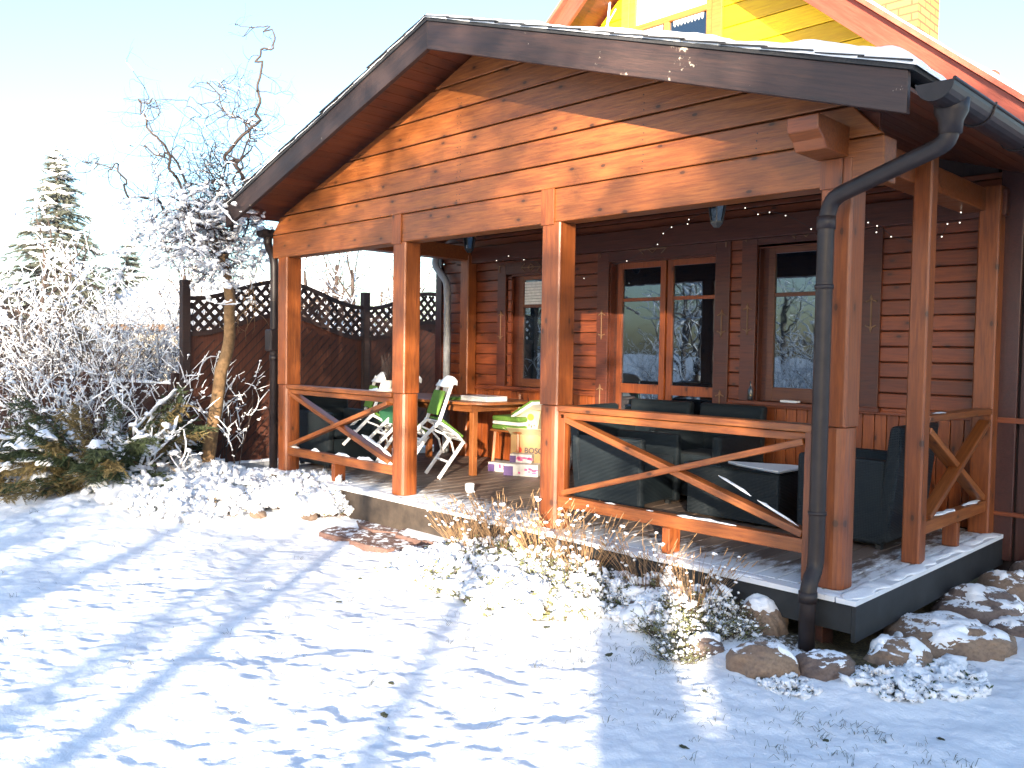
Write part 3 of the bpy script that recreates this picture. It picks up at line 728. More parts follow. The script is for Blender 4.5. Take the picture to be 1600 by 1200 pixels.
def opening(name, cx0, cx1, cz0, cz1, cw, leafs, gz0, gz1, mun, door=False, blind=False, label=None):
    """casing, recessed frame, panes and muntins"""
    rd = .13
    w = bpy.data.objects.new(name, None); link(w, house, Matrix.Translation(((cx0+cx1)/2, D, cz0)))
    if label: w['label'] = label
    ix0, ix1, iz1 = cx0+cw, cx1-cw, cz1-cw; iz0 = cz0 if door else cz0+.0355
    m = MB(); yf = D-.028
    m.box((cx0, yf, cz0), (ix0, D-.001, cz1)); m.box((ix1, yf, cz0), (cx1, D-.001, cz1)); m.box((ix0+.001, yf, iz1), (ix1-.001, D-.001, cz1))
    cs = m.build('casing', CASE, w, bevel=.005)
    m = MB(); m.box((ix0, D, iz0), (ix0+.02, D+rd, iz1)); m.box((ix1-.02, D, iz0), (ix1, D+rd, iz1)); m.box((ix0+.02, D, iz1-.02), (ix1-.02, D+rd, iz1)); m.build('reveal', CASE, w)
    if not door:
        m = MB(); m.box((cx0-.03, D-.07, cz0), (cx1+.03, D+rd, cz0+.035)); m.build('sill', WALL, w, bevel=.004)
    yF = D+.06; fw = .065
    m = MB(); n = len(leafs)
    for (a, b) in leafs:
        zb = iz0+.0005; zt = gz1+fw+.02
        m.box((a-fw, yF, zb), (a, yF+.05, zt)); m.box((b, yF, zb), (b+fw, yF+.05, zt)); m.box((a, yF, gz1), (b, yF+.05, zt)); m.box((a, yF, zb), (b, yF+.05, gz0))
        m.box((a, yF+.004, mun-.018), (b, yF+.046, mun+.018))
        if door: m.box((a, yF, .90), (b, yF+.05, 1.0))
    m.build('frame', WFRAME if not door else WAIN, w, bevel=.004)
    m = MB()
    if leafs[0][0]-fw > ix0+.021: m.box((ix0+.0205, yF+.01, iz0), (leafs[0][0]-fw-.0005, yF+.05, iz1-.02))
    if leafs[-1][1]+fw < ix1-.021: m.box((leafs[-1][1]+fw+.0005, yF+.01, iz0), (ix1-.0205, yF+.05, iz1-.02))
    m.box((ix0+.0205, yF+.01, gz1+fw+.0205), (ix1-.0205, yF+.05, iz1-.0205))
    m.build('outer_frame', CASE, w)
    for (a, b) in leafs:
        zs = [(gz0, mun-.018), (mun+.018, gz1)]
        if door: zs = [(gz0, .90), (1.0, mun-.018), (mun+.018, gz1)]
        for (z0, z1) in zs:
            m = MB(); m.box((a, yF+.022, z0), (b, yF+.028, z1)); m.build('pane', GLASS, w)
    if blind:
        m = MB(); z = gz1-.02
        while z > mun+.0: m.box((leafs[0][0]+.01, yF+.012, z-.03), (leafs[0][1]-.01, yF+.018, z)); z -= .034
        m.build('blind', BLIND, w)
    return w
door = opening('glazed_door', -3.60, -1.97, 0.0, 2.455, .155, [(-3.32, -2.83), (-2.675, -2.165)], .30, 2.22, 1.89, door=True)
win = opening('window', -1.845, -.54, .865, 2.50, .155, [(-1.55, -.83)], 1.03, 2.265, 1.885)
winl = opening('window', -5.17, -3.98, .865, 2.38, .14, [(-4.81, -4.18)], 1.0, 2.17, 1.86, blind=True)
yy = D-.034
ornament(varrow(-3.655+.13, 1.49, 1.765)+varrow(-3.53, .76, .957, True, False)+harrow(-3.03, -2.71, 2.395)+corner(-3.53, 2.40, -1)+varrow(-2.045, 1.515, 1.735)+varrow(-2.045, .76, .96, True, False)+corner(-2.045, 2.40, 1), door, yy)
ornament(varrow(-1.77, 1.535, 1.785)+varrow(-.615, 1.555, 1.825)+corner(-1.77, 2.43, -1)+corner(-.615, 2.44, 1)+harrow(-1.36, -1.06, 2.425), win, yy)
ornament(varrow(-5.10, 1.47, 1.79)+harrow(-4.75, -4.45, 2.31)+corner(-5.10, 2.32, -1)+varrow(-4.05, 1.47, 1.79), winl, yy)
# yellow gable
AX, AZ, RS = -2.66, 5.62, .85
def zl(x): return AZ-RS*abs(x-AX)
m = MB(); z = 3.2; h = .205
while z < 5.6:
    a, b = z+.004, min(z+h, 5.6)-.004; P0 = (AZ+.05-a)/RS; P1 = max((AZ+.05-b)/RS, .01)
    for (l0, r0, l1, r1) in ((AX-P0, -3.25, AX-P1, -3.25), (-2.13, AX+P0, -2.13, AX+P1)) if b < 5.1 else ((AX-P0, AX+P0, AX-P1, AX+P1),):
        if a > 4.35 or r0-l0 > 0:
            if l1 > r1: continue
            m.prism([(l0, a), (r0, a), (r1, b), (l1, b)], 'y', D-.02, D+.03)
    if b < 4.4: m.box((-3.248, D-.019, a), (-2.132, D+.03, b))
    z += h
m.build('upper_gable', YELLOW, house, bevel=.006)
m = MB(); m.prism([(AX-3.9, 2.3), (AX+3.9, 2.3), (AX, AZ+.02)], 'y', D+.205, D+.24); m.build('gable_core', DARKF, house)
uw = bpy.data.objects.new('window', None); link(uw, house, Matrix.Translation((-2.69, D, 4.4))); uw['label'] = 'honey framed upper window in the yellow gable'
m = MB(); y0 = D-.045
m.box((-3.33, y0, 4.2), (-3.23, D+.02, 5.35)); m.box((-2.23, y0, 4.2), (-2.12, D+.02, 5.35)); m.build('casing', YTRIM, uw, bevel=.004)
m = MB(); a, b = -3.16, -2.30
m.box((-3.228, D-.03, 4.2), (a, D+.02, 5.3)); m.box((b, D-.03, 4.2), (-2.232, D+.02, 5.3)); m.box((a, D-.028, 4.655), (b, D+.02, 4.715)); m.box((-2.80, D-.026, 4.2), (-2.74, D+.02, 4.655)); m.box((a, D-.03, 5.22), (b, D+.02, 5.3))
m.build('frame', YTRIM, uw, bevel=.003)
for (p, q, r_, s_) in ((a, b, 4.715, 5.22), (a, -2.80, 4.2, 4.655), (-2.74, b, 4.2, 4.655)):
    m = MB(); m.box((p, D+.0, r_), (q, D+.006, s_)); m.build('pane', BLIND if r_ > 4.7 else GLASS, uw)
# lace curtain edge behind the lower panes
m = MB(); x = a+.02
while x < b-.04:
    if not -2.84 < x < -2.72:
        m.prism([(x, 4.65), (x+.035, 4.65), (x+.03, 4.61), (x+.0175, 4.59), (x+.005, 4.61)], 'y', D-.006, D-.002)
    x += .04
m.build('lace_edge', BLIND, uw)
# main roof
for sgn in (1, -1):
    e = AX+(4.6 if sgn > 0 else -3.35)
    m = MB(); P = [(AX, AZ), (e, zl(e)), (e, zl(e)+.25), (AX, AZ+.25)]
    if sgn < 0: P = P[::-1]
    m.prism(P, 'y', 2.05, 2.09); M2 = Matrix.Translation((AX, 0, AZ)) @ Matrix.Rotation(math.atan(RS)*sgn, 4, 'Y')
    rf = m.build('rake_board', REDW, house, M=M2, bevel=.004)
    m = MB(); P = [(AX, AZ+.10), (e, zl(e)+.10), (e, zl(e)+.14), (AX, AZ+.14)]
    if sgn < 0: P = P[::-1]
    m.prism(P, 'y', 2.091, D+.2); m.build('soffit', SOFFIT, house)
    m = MB(); P = [(AX, AZ+.255), (e, zl(e)+.255), (e, zl(e)+.30), (AX, AZ+.30)]
    if sgn < 0: P = P[::-1]
    m.prism(P, 'y', 2.0, 10); r = m.build('roof', ROOFT, house)
    m = MB(); nx, ny = 60, 40; S, T = np.meshgrid(np.linspace(0, 1, nx), np.linspace(0, 1, ny), indexing='ij')
    X = AX+(e-AX)*(.0+S); Y = 2.08+.03*fbm(X*3, X*0, 3, 3)+7.8*T**1.5; Z = AZ+.305-RS*np.abs(X-AX)+(.03+.015*fbm(X*3, Y*3, 3, 5))*np.clip(T*30, 0, 1)
    m.add(np.stack([X, Y, Z], -1).reshape(-1, 3), [(i*ny+j, (i+1)*ny+j, (i+1)*ny+j+1, i*ny+j+1) for i in range(nx-1) for j in range(ny-1)]); m.build('roof_snow', SNOW, r, smooth=True)
m = MB(); m.box((-1.47, 3.9, 3.6), (-.84, 4.45, 6.2)); m.box((-1.52, 3.85, 6.2), (-.79, 4.5, 6.35)); m.build('chimney', BRICK, house)
m = MB(); m.lathe([(.05, 3.6), (.05, 4.02), (.065, 4.025), (.065, 4.09), (.03, 4.12)], (-.345, 4.5, 0), 16); m.build('vent_pipe', REDW, house, smooth=True)
# cable on the gable
m = MB(); m.tube([(-3.47, D-.06, 4.0), (-3.46, D-.06, 4.55), (-3.50, D-.07, 4.75), (-3.47, D-.06, 5.1)], .012, 6); m.tube([(-3.52, D-.06, 4.0), (-3.52, D-.06, 4.8), (-3.4, D-.05, 4.95)], .008, 6); m.build('cable', WHITEP, house)

# ------------------------------------------------------------------ fairy lights and lanterns
sl = empty('string_lights', (-1, 2.1, 2.5), 'string of tiny warm fairy lights looped along the porch wall', 'string lights')
LEDS = [(-3.55,2.108),(-2.986,2.255),(-2.612,2.394),(-2.547,2.494),(-2.452,2.547),(-2.27,2.561),(-2.257,2.602),(-1.781,2.718),(-1.662,2.647),(-1.533,2.577),(-1.421,2.583),(-1.268,2.539),(-1.031,2.402),(-.594,2.58),(-.58,2.476),(-.547,2.411),(-.474,2.378),(-.478,2.327),(-.36,2.282),(-.081,2.18),(.019,2.251),(.057,2.344),(.143,2.345),(.149,2.421),(-4.45,2.36),(-4.7,2.42),(-4.9,2.38)]
LEDS.sort()
m = MB(); m.tube([(x, 2.235, z+.01) for x, z in LEDS], .0022, 4); m.build('wire', LAMPB, sl)
for x, z in LEDS:
    m = MB(); m.add(ICO1*.0052+np.array([x, 2.228, z]), [tuple(q) for q in ICOF1]); m.build('bulb', LED, sl, smooth=True)
def lantern(x, y, z, label):
    L = empty('lantern', (x, y, z), label, 'lantern', 'black iron lanterns under the porch roof')
    m = MB(); m.tube([(x, y, z+.16), (x, y, z+.34)], .006, 6); m.build('hanger', LAMPB, L)
    m = MB(); m.lathe([(.07, .13), (.06, .15), (.02, .19), (.012, .20)], (x, y, z), 6); b = m.build('cap', LAMPB, L)
    m = MB()
    for i in range(6):
        a = i*math.pi/3; m.bar((x+.04*math.cos(a), y+.04*math.sin(a), z), (x+.064*math.cos(a), y+.064*math.sin(a), z+.13), .008, .008)
    m.lathe([(.02, -.03), (.045, 0), (.045, .012)], (x, y, z), 6); m.build('cage', LAMPB, L)
    m = MB(); m.lathe([(.036, .013), (.056, .128)], (x, y, z), 6); m.build('glass', TGLASS, L)
lantern(-.775, .35, 2.21, 'black iron lantern hanging behind the beam above the right railing')
lantern(-4.23, 1.2, 2.36, 'small black lantern hanging near the dining table')

# ------------------------------------------------------------------ porch furniture
def armchair(M, label):
    C = empty('rattan_armchair', (0, 0, 0), label, 'armchair', 'dark rattan lounge chairs round the low table')
    w, d = .35, .35
    m = MB(); m.box((-w+.091, -d+.03, .06), (w-.091, d-.13, .33)); m.build('base', RATTAN, C, bevel=.02)
    for s in (-1, 1):
        m = MB(); a, b = (w-.09, w) if s > 0 else (-w, -w+.09); m.box((a, -d, .03), (b, d-.06, .62)); m.build('armrest', RATTAN, C, bevel=.03, seg=3)
    m = MB(); m.prism([(d-.13, .05), (d-.03, .05), (d+.05, .86), (d-.04, .86)], 'x', -w, w); m.build('backrest', RATTAN, C, bevel=.03, seg=3)
    m = MB(); m.box((-w+.10, -d+.02, .332), (w-.10, d-.14, .44)); m.build('cushion', CUSH, C, bevel=.035, seg=3)
    for sx in (-1, 1):
        for sy in (-1, 1): m = MB(); m.box((sx*(w-.05)-.02, sy*(d-.1)-.02, 0), (sx*(w-.05)+.02, sy*(d-.1)+.02, .05)); m.build('leg', LAMPB, C)
    C.matrix_basis = M; return C
def TR(x, y, z, rz): return Matrix.Translation((x, y, z)) @ Matrix.Rotation(R(rz), 4, 'Z')
ch = armchair(TR(-2.62, 2.06, 0, 4), 'dark rattan armchair left of the pair backed against the glazed door')
c2 = copy_tree(ch, TR(-1.86, 2.06, 0, -3)); c2['label'] = 'dark rattan armchair between the glazed door and the right window'
c3 = copy_tree(ch, TR(-.235, 1.56, 0, -90)); c3['label'] = 'dark rattan armchair behind the corner post with its side turned to the lawn'
c4 = copy_tree(ch, TR(-2.2, 1.28, 0, 96)); c4['label'] = 'dark rattan armchair with a sunlit woven side behind the crossed braces'
c5 = copy_tree(ch, TR(-5.95, .75, 0, 90)); c5['label'] = 'dark rattan seat standing behind the left railing'
ct = empty('coffee_table', (-1.15, 1.55, 0), 'low dark rattan table with a snow dusted glass top', 'table')
m = MB(); m.box((-1.58, 1.28, .02), (-.76, 1.80, .425)); m.build('base', RATTAN, ct, bevel=.015)
m = MB(); m.box((-1.60, 1.26, .427), (-.74, 1.82, .437)); m.build('glass_top', TGLASS, ct, bevel=.002)
m = MB()
ps = [(-1.36, 1.55), (-1.22, 1.46), (-1.02, 1.39), (-.78, 1.31), (-.77, 1.55), (-.78, 1.78), (-.92, 1.76), (-1.08, 1.68)]; m.prism(ps, 'z', .4375, .446); m.build('snow', SNOW, ct)

tb = empty('dining_table', (-5.05, 1.65, 0), 'orange wooden dining table pushed to the left end of the porch', 'table')
m = MB(); tp = []
for k in range(48):
    a = 2*math.pi*k/48; c, s_ = math.cos(a), math.sin(a); tp.append((-5.05+1.0*abs(c)**.55*(1 if c > 0 else -1), 1.66+.50*abs(s_)**.55*(1 if s_ > 0 else -1)))
m.prism(tp, 'z', .755, .785); m.build('tabletop', TABLEW, tb, bevel=.006)
m = MB(); m.box((-5.85, 1.28, .68), (-4.25, 1.31, .754)); m.box((-5.85, 2.01, .68), (-4.25, 2.04, .754)); m.box((-4.28, 1.311, .68), (-4.25, 2.009, .754)); m.build('apron', TABLEW, tb)
for x in (-4.30, -5.8):
    for y in (1.36, 1.98): beam('leg', (x, y, .001), (x, y, .754), .065, .065, TABLEW, tb)
def clothy(name, x, y, z, w, d, h, mt, label, cat, n=4, seed=1, rz=0):
    o = MB()
    for k in range(n):
        z0 = z+h*k/n; j = .012*math.sin(k*2.3+seed); o.box((x-w/2+j, y-d/2-j, z0), (x+w/2+j, y+d/2-j, z0+h/n*.9))
    q = o.build(name, mt, None, bevel=.006); return tag(q, label, cat)
clothy('folded_blanket', -4.35, 1.55, .787, .42, .30, .055, WHITEP, 'white folded cloth lying at the near end of the dining table', 'cloth')
clothy('folded_cloth', -4.70, 1.45, .787, .22, .2, .025, GREENC, 'small green folded cloth beside the white one on the dining table', 'cloth', 2)

def folding_chair(M, label, first=None):
    if first: c = copy_tree(first, M); c['label'] = label; return c
    C = empty('garden_chair', (0, 0, 0), label, 'chair', 'white wooden garden chairs tipped forward against the dining table')
    # local frame: front feet at the origin line, seat towards -Y, chair faces +Y
    for s in (-1, 1):
        x = s*.20
        beam('leg', (x, -.005, 0), (x, -.02, .45), .024, .036, WHITEP, C, bevel=.005)
        beam('leg', (x*.96, -.43, .0), (x*.96, -.36, .46), .024, .034, WHITEP, C, bevel=.005)
        beam('back_post', (x*.96, -.36, .46), (x*.93, -.50, .88), .022, .034, WHITEP, C, bevel=.005)
        m = MB(); pts = [(x, .0, .455), (x, -.12, .475), (x, -.26, .470), (x, -.38, .455)]; m.tube(pts, .015, 8); m.build('seat_rail', WHITEP, C, smooth=True)
        m = MB(); pts = [(x*.97, -.02, .30), (x*.97, -.12, .375), (x*.97, -.24, .395), (x*.97, -.37, .36)]; m.tube(pts, .011, 8); m.build('brace', WHITEP, C, smooth=True)
    m = MB(); m.bar((-.2, -.01, .2), (.2, -.01, .2), .018, .022); m.bar((-.19, -.41, .2), (.19, -.41, .2), .018, .022); m.build('stretcher', WHITEP, C)
    m = MB()
    for k in range(6): m.bar((-.2, -.03-.062*k, .466+.012*math.sin(k*.63)), (.2, -.03-.062*k, .466+.012*math.sin(k*.63)), .05, .012)
    m.build('seat', WHITEP, C, bevel=.003)
    # curved oval top plate
    m = MB(); n = 12; vs = []
    for i in range(n+1):
        u = -1+2*i/n; x = u*.235; y = -.50-.0-.045*(1-u*u)+.02; hh = .075*(1-abs(u)**3.2)**.5+.002
        for dy in (0, .016):
            vs += [(x, y+dy-.014, .86-hh), (x, y+dy+.014, .86+hh)]
    f = []
    for i in range(n):
        a = 4*i; b_ = a+4; f += [(a, b_, b_+1, a+1), (a+2, a+3, b_+3, b_+2), (a+1, b_+1, b_+3, a+3), (a, a+2, b_+2, b_)]
    m.add(vs, f+[(0, 1, 3, 2), (4*n, 4*n+2, 4*n+3, 4*n+1)]); m.build('backrest', WHITEP, C, smooth=False)
    m = MB(); m.box((-.17, -.36, .485), (.17, -.04, .515)); m.build('cushion', GREENC, C, bevel=.012)
    m = MB(); m.obox(Matrix.Translation((0, -.405, .51)) @ Matrix.Rotation(R(19), 4, 'X'), (-.15, -.02, 0), (.15, .01, .26)); m.build('back_cushion', GREENC, C, bevel=.01)
    C.matrix_basis = M; return C
def tip(x, y, rz, th): return Matrix.Translation((x, y, .005)) @ Matrix.Rotation(R(rz), 4, 'Z') @ Matrix.Rotation(R(-th), 4, 'X')
fc = folding_chair(tip(-4.50, .97, -20, 38), 'white garden chair with green cushions tipped forward right of the second post')
folding_chair(tip(-5.12, .99, -18, 38), 'white garden chair tipped forward half hidden behind the second post', fc)
folding_chair(tip(-5.66, 1.0, -22, 36), 'white garden chair tipped forward behind the left crossed braces', fc)

def side_chair():
    C = empty('wooden_chair', (-4.35, 2.2, 0), 'brown wooden chair with a stack of green and white cushions beside the table', 'chair')
    x, y = -4.32, 2.05; w = .2
    for sx in (-1, 1):
        beam('leg', (x+sx*w, y-.2, 0), (x+sx*w*.9, y-.18, .43), .03, .035, TABLEW, C); beam('leg', (x+sx*w, y+.22, 0), (x+sx*w*.9, y+.2, .84), .03, .035, TABLEW, C)
    m = MB(); m.box((x-.23, y-.22, .431), (x+.23, y+.18, .455)); m.build('seat', TABLEW, C, bevel=.01)
    for k, (mt, t) in enumerate(((GREENC, .05), (WHITEP, .04), (GREENC, .055))):
        z = .458+[0, .052, .094][k]; m = MB(); m.box((x-.21, y-.21, z), (x+.22, y+.18, z+t)); m.build('cushion', mt, C, bevel=.02, seg=3)
    m = MB(); m.obox(Matrix.Translation((x+.1, y-.18, .60)) @ Matrix.Rotation(R(-28), 4, 'Y'), (-.04, 0, 0), (.34, .34, .035)); m.build('cushion', WHITEP, C, bevel=.014, seg=3)
    m = MB(); m.obox(Matrix.Translation((x+.1, y-.17, .637)) @ Matrix.Rotation(R(-28), 4, 'Y'), (-.04, 0, 0), (.30, .32, .03)); m.build('cushion', GREENC, C, bevel=.014, seg=3)
side_chair()
ct2 = MB(); ct2.box((-5.5, 1.0, .50), (-4.85, 1.04, .76)); q = ct2.build('green_throw', DKGREEN, None, bevel=.01); tag(q, 'dark green cloth hanging over the near edge of the dining table', 'cloth')
# boxes
bx = empty('cardboard_box', (-4.05, 2.1, 0), 'brown cardboard carton with dark lettering standing by the table leg', 'box')
Mb = TR(-4.06, 2.12, 0, 24)
m = MB(); m.obox(Mb, (-.27, -.17, .004), (.27, .17, .42)); m.build('carton', CARD, bx, bevel=.004)
m = MB(); m.obox(Mb @ Matrix.Translation((0, -.17, .42)) @ Matrix.Rotation(R(150), 4, 'X'), (-.27, 0, 0), (.27, .16, .004)); m.obox(Mb @ Matrix.Translation((-.27, 0, .42)) @ Matrix.Rotation(R(30), 4, 'Y'), (-.12, -.16, 0), (0, .16, .004)); m.build('flap', CARDL, bx)
cu = bpy.data.curves.new('lettering', 'FONT'); cu.body = 'BOSCH'; cu.size = .085; cu.extrude = .0008; cu.align_x = 'CENTER'; cu.offset = .002
tmp = bpy.data.objects.new('tmp', cu); col.objects.link(tmp); bpy.context.view_layer.update(); tme = bpy.data.meshes.new_from_object(tmp.evaluated_get(bpy.context.evaluated_depsgraph_get())); tme.materials.clear(); tme.materials.append(DARKINK); bpy.data.objects.remove(tmp)
lt = bpy.data.objects.new('lettering', tme); link(lt, bx, Mb @ Matrix.Translation((.03, -.1715, .22)) @ Matrix.Rotation(R(90), 4, 'X'))
m = MB(); pts = [(.032*math.cos(a*math.pi/12), .032*math.sin(a*math.pi/12)) for a in range(24)]
m2 = MB(); 
v = [tuple(Mb @ Vector((-.17+a, y_, .25+b))) for y_ in (-.1702, -.1718) for a, b in pts]; m2.add(v, [tuple(range(24)), tuple(range(24, 48))[::-1]]+[(i, (i+1) % 24, 24+(i+1) % 24, 24+i) for i in range(24)]); m2.build('emblem', REDP, bx)
b2 = empty('pale_carton', (-4.18, 2.0, .43), 'pale open carton with a yellow round label leaning on the cardboard box', 'box')
Mc = Mb @ Matrix.Translation((-.12, -.05, .426)) @ Matrix.Rotation(R(9), 4, 'Y')
m = MB(); m.obox(Mc, (-.13, -.07, 0), (.13, .07, .27)); m.build('carton', CARDL, b2, bevel=.004)
v = [tuple(Mc @ Vector((.03+a*1.2, y_, .19+b*1.2))) for y_ in (-.0702, -.0718) for a, b in pts]; m2 = MB(); m2.add(v, [tuple(range(24)), tuple(range(24, 48))[::-1]]+[(i, (i+1) % 24, 24+(i+1) % 24, 24+i) for i in range(24)]); m2.build('round_label', YEL, b2)
m = MB()
for k in range(7): m.obox(Mc, (-.1+.03*k, -.0716, .10-.012*(k % 3)), (-.085+.03*k, -.0702, .115-.01*(k % 2)))
m.build('print', DARKINK, b2)
def printed(x, y, rz, w, d, h, label, z=0.003):
    E_ = empty('printed_box', (x, y, z), label, 'box', 'printed packets in front of the cardboard box'); Mx = TR(x, y, z, rz)
    m = MB(); m.obox(Mx, (-w/2, -d/2, 0), (w/2, d/2, h)); m.build('packet', CARDW, E_, bevel=.003)
    m = MB(); m.obox(Mx, (-w/2-.001, -d/2-.0015, .0), (-w/2+w*.28, -d/2-.0002, h*.8)); m.build('print', PURPLE, E_)
    m = MB(); rng = np.random.default_rng(int(abs(x)*100))
    for k in range(9):
        a = -w*.2+w*.65*rng.random(); b = h*.2+h*.5*rng.random(); m.obox(Mx, (a, -d/2-.0015, b), (a+.02+.03*rng.random(), -d/2-.0002, b+.012+.015*rng.random()))
    m.build('picture', PINK, E_)
printed(-3.98, 1.80, 26, .38, .2, .125, 'white packet with purple end and pink print in front of the cardboard box')
printed(-4.32, 1.84, 14, .3, .18, .10, 'white printed packet at the foot of the table leg')
printed(-4.06, 1.86, 30, .24, .14, .09, 'pink and white packet stacked on the one with the purple end', .13)
# leaning board, cup, sill things, rail pot
m = MB(); m.bar((-3.86, 2.38, .01), (-3.84, 2.49, .52), .05, .02); tag(m.build('leaning_board', PIPEL, None, bevel=.003), 'narrow pale board leaning on the wall left of the glazed door', 'board')
m = MB(); m.lathe([(.03, 0), (.042, .03), (.045, .085), (.04, .086), (.035, .03)], (-3.5, .60, .002), 14); o = m.build('paper_cup', WHITEP, None, smooth=True); tag(o, 'small white cup standing alone on the open deck', 'cup')
m = MB(); m.lathe([(.026, 0), (.028, .01), (.028, .10), (.012, .13), (.011, .17), (.014, .18)], (-1.72, D-.02, .902), 16); o = m.build('bottle', BOTTLE, None, smooth=True); tag(o, 'small dark bottle standing at the left end of the right window sill', 'bottle')
m = MB(); m.box((-1.40, D-.06, .902), (-1.24, D+.01, .922)); tag(m.build('white_box', WHITEP, None, bevel=.003), 'small flat white box lying on the right window sill', 'box')
pt_ = empty('flower_pot', (-4.04, .055, .932), 'cream pot with a dry plant standing on the left handrail beside the post', 'pot')
m = MB(); m.lathe([(.10, 0), (.11, .012), (.045, .03), (.042, .035), (.05, .10), (.048, .102), (.04, .06)], (-4.06, .055, .934), 20); m.build('pot', CERAM, pt_, smooth=True)
rng = np.random.default_rng(4); m = MB()
for i in range(40):
    a = rng.random()*6.28; l = .12+.16*rng.random(); p0 = np.array([-4.06, .055, 1.02]); e = p0+np.array([math.cos(a)*.06, math.sin(a)*.06, l]); m.tube([p0, (p0+e)/2+rng.normal(0, .01, 3), e], [.002, .0015, .001], 3)
m.build('plant', TWIG, pt_)

# ------------------------------------------------------------------ fences
def fence_panel(y0, y1, x, zb, zpk, zend, parent):
    fp = None; yc = (y0+y1)/2; hw = (y1-y0)/2
    def zt(y): return zend+(zpk-zend)*(.5+.5*math.cos(math.pi*min(1, abs(y-yc)/hw)))
    def zlow(y): return zt(y)-.42
    n = 30; ys = np.linspace(y0, y1, n)
    m = MB()
    m.prism([(ys[0], zb)]+[(ys[-1], zb)]+[(y, zlow(y)) for y in ys[::-1]], 'x', x-.012, x+.0)
    # diagonal boards on the lower part
    fp = m.build('panel', FENCED, parent)
    m = MB(); s = y0-3
    while s < y1:
        P = []
        for t in np.linspace(0, 3.2, 120):
            y = s+t; z = zb+.02+3.2-t if True else 0
            z = zb+t*1.0-.0; y = s+t
            if y0+.05 < y < y1-.05 and zb+.03 < z < zlow(y)-.06: P.append((y, z))
        if len(P) > 2: m.bar((x+.004, P[0][0], P[0][1]), (x+.004, P[-1][0], P[-1][1]), .012, .006, up=(1, 0, 0))
        s += .12
    m.build('board_joints', DARKF, fp)
    for (o1, o2, t) in ((0, .055, .03), (-.42, -.365, .03)):
        m = MB(); vs = []
        for y in ys:
            z = zt(y); vs += [(x-.02, y, z+o1), (x+.02, y, z+o1), (x+.02, y, z+o2-.0), (x-.02, y, z+o2)]
        f = []
        for i in range(n-1):
            for k in range(4): f.append((4*i+k, 4*i+(k+1) % 4, 4*i+4+(k+1) % 4, 4*i+4+k))
        m.add(vs, f+[(0, 3, 2, 1), (4*n-4, 4*n-3, 4*n-2, 4*n-1)]); m.build('panel_frame', DARKF, fp)
    m = MB()
    for sg in (1, -1):
        c = y0-3
        while c < y1+3:
            P = []
            for t in np.linspace(-2.6, 2.6, 260):
                y = c+t; z = 1.6+sg*t
                if y0 < y < y1 and zlow(y)+.0 < z < zt(y)+.01: P.append((y, z))
            if len(P) > 3: m.bar((x+sg*.006, P[0][0], P[0][1]), (x+sg*.006, P[-1][0], P[-1][1]), .044 , .009, up=(1, 0, 0))
            c += .135
    m.build('lattice', DARKF, fp)
fe = empty('lattice_fence', (-7.5, 2, -.3), 'dark brown lattice topped fence with wavy top joining the porch', 'fence')
fence_panel(-.29, 2.14, -7.50, -.10, 2.13, 1.86, fe)
fence_panel(2.26, 4.5, -7.50, -.10, 2.12, 1.86, fe)
for y in (-.35, 2.2, 4.56):
    beam('fence_post', (-7.50, y, -.4), (-7.50, y, 2.10), .10, .10, DARKF, fe)
for (a, b) in ((-.3, 2.15), (2.25, 4.5)):
    m = MB(); m.box((-7.55, a, -.36), (-7.44, b, -.12)); m.build('base_board', PIPEL, fe)
snow_strip((-7.46, -.3, -.12), (-7.46, 2.15, -.12), .10, .03, fe, 31, 1.0)
pf = empty('plank_fence', (-9, -1, -.3), 'brown plank fence with bright gaps behind the snowy shrubs on the far left', 'fence')
m = MB(); A = np.array([-7.6, -.36]); B = np.array([-15.0, -2.2]); L = np.linalg.norm(B-A); d_ = (B-A)/L; s = 0
while s < L:
    p = A+d_*s; q = A+d_*(s+.215); m.bar((p[0], p[1], .28), (q[0], q[1], .28), .02, 1.15+.02*math.sin(s*9), up=(0, 0, 1)); s += .24
m.build('planks', FENCE, pf); m = MB()
for z in (.0, .6): m.bar((A[0], A[1]+.03, z), (B[0], B[1]+.03, z), .03, .06)
m.build('rails', FENCE, pf)
for k in range(5):
    p = A+d_*(k*1.8+.05); beam('fence_post', (p[0], p[1]-.03, -.45), (p[0], p[1]-.03, 1.0), .08, .08, FENCE, pf)
snow_strip((A[0], A[1], .86), (B[0], B[1], .86), .05, .04, pf, 77, .9)

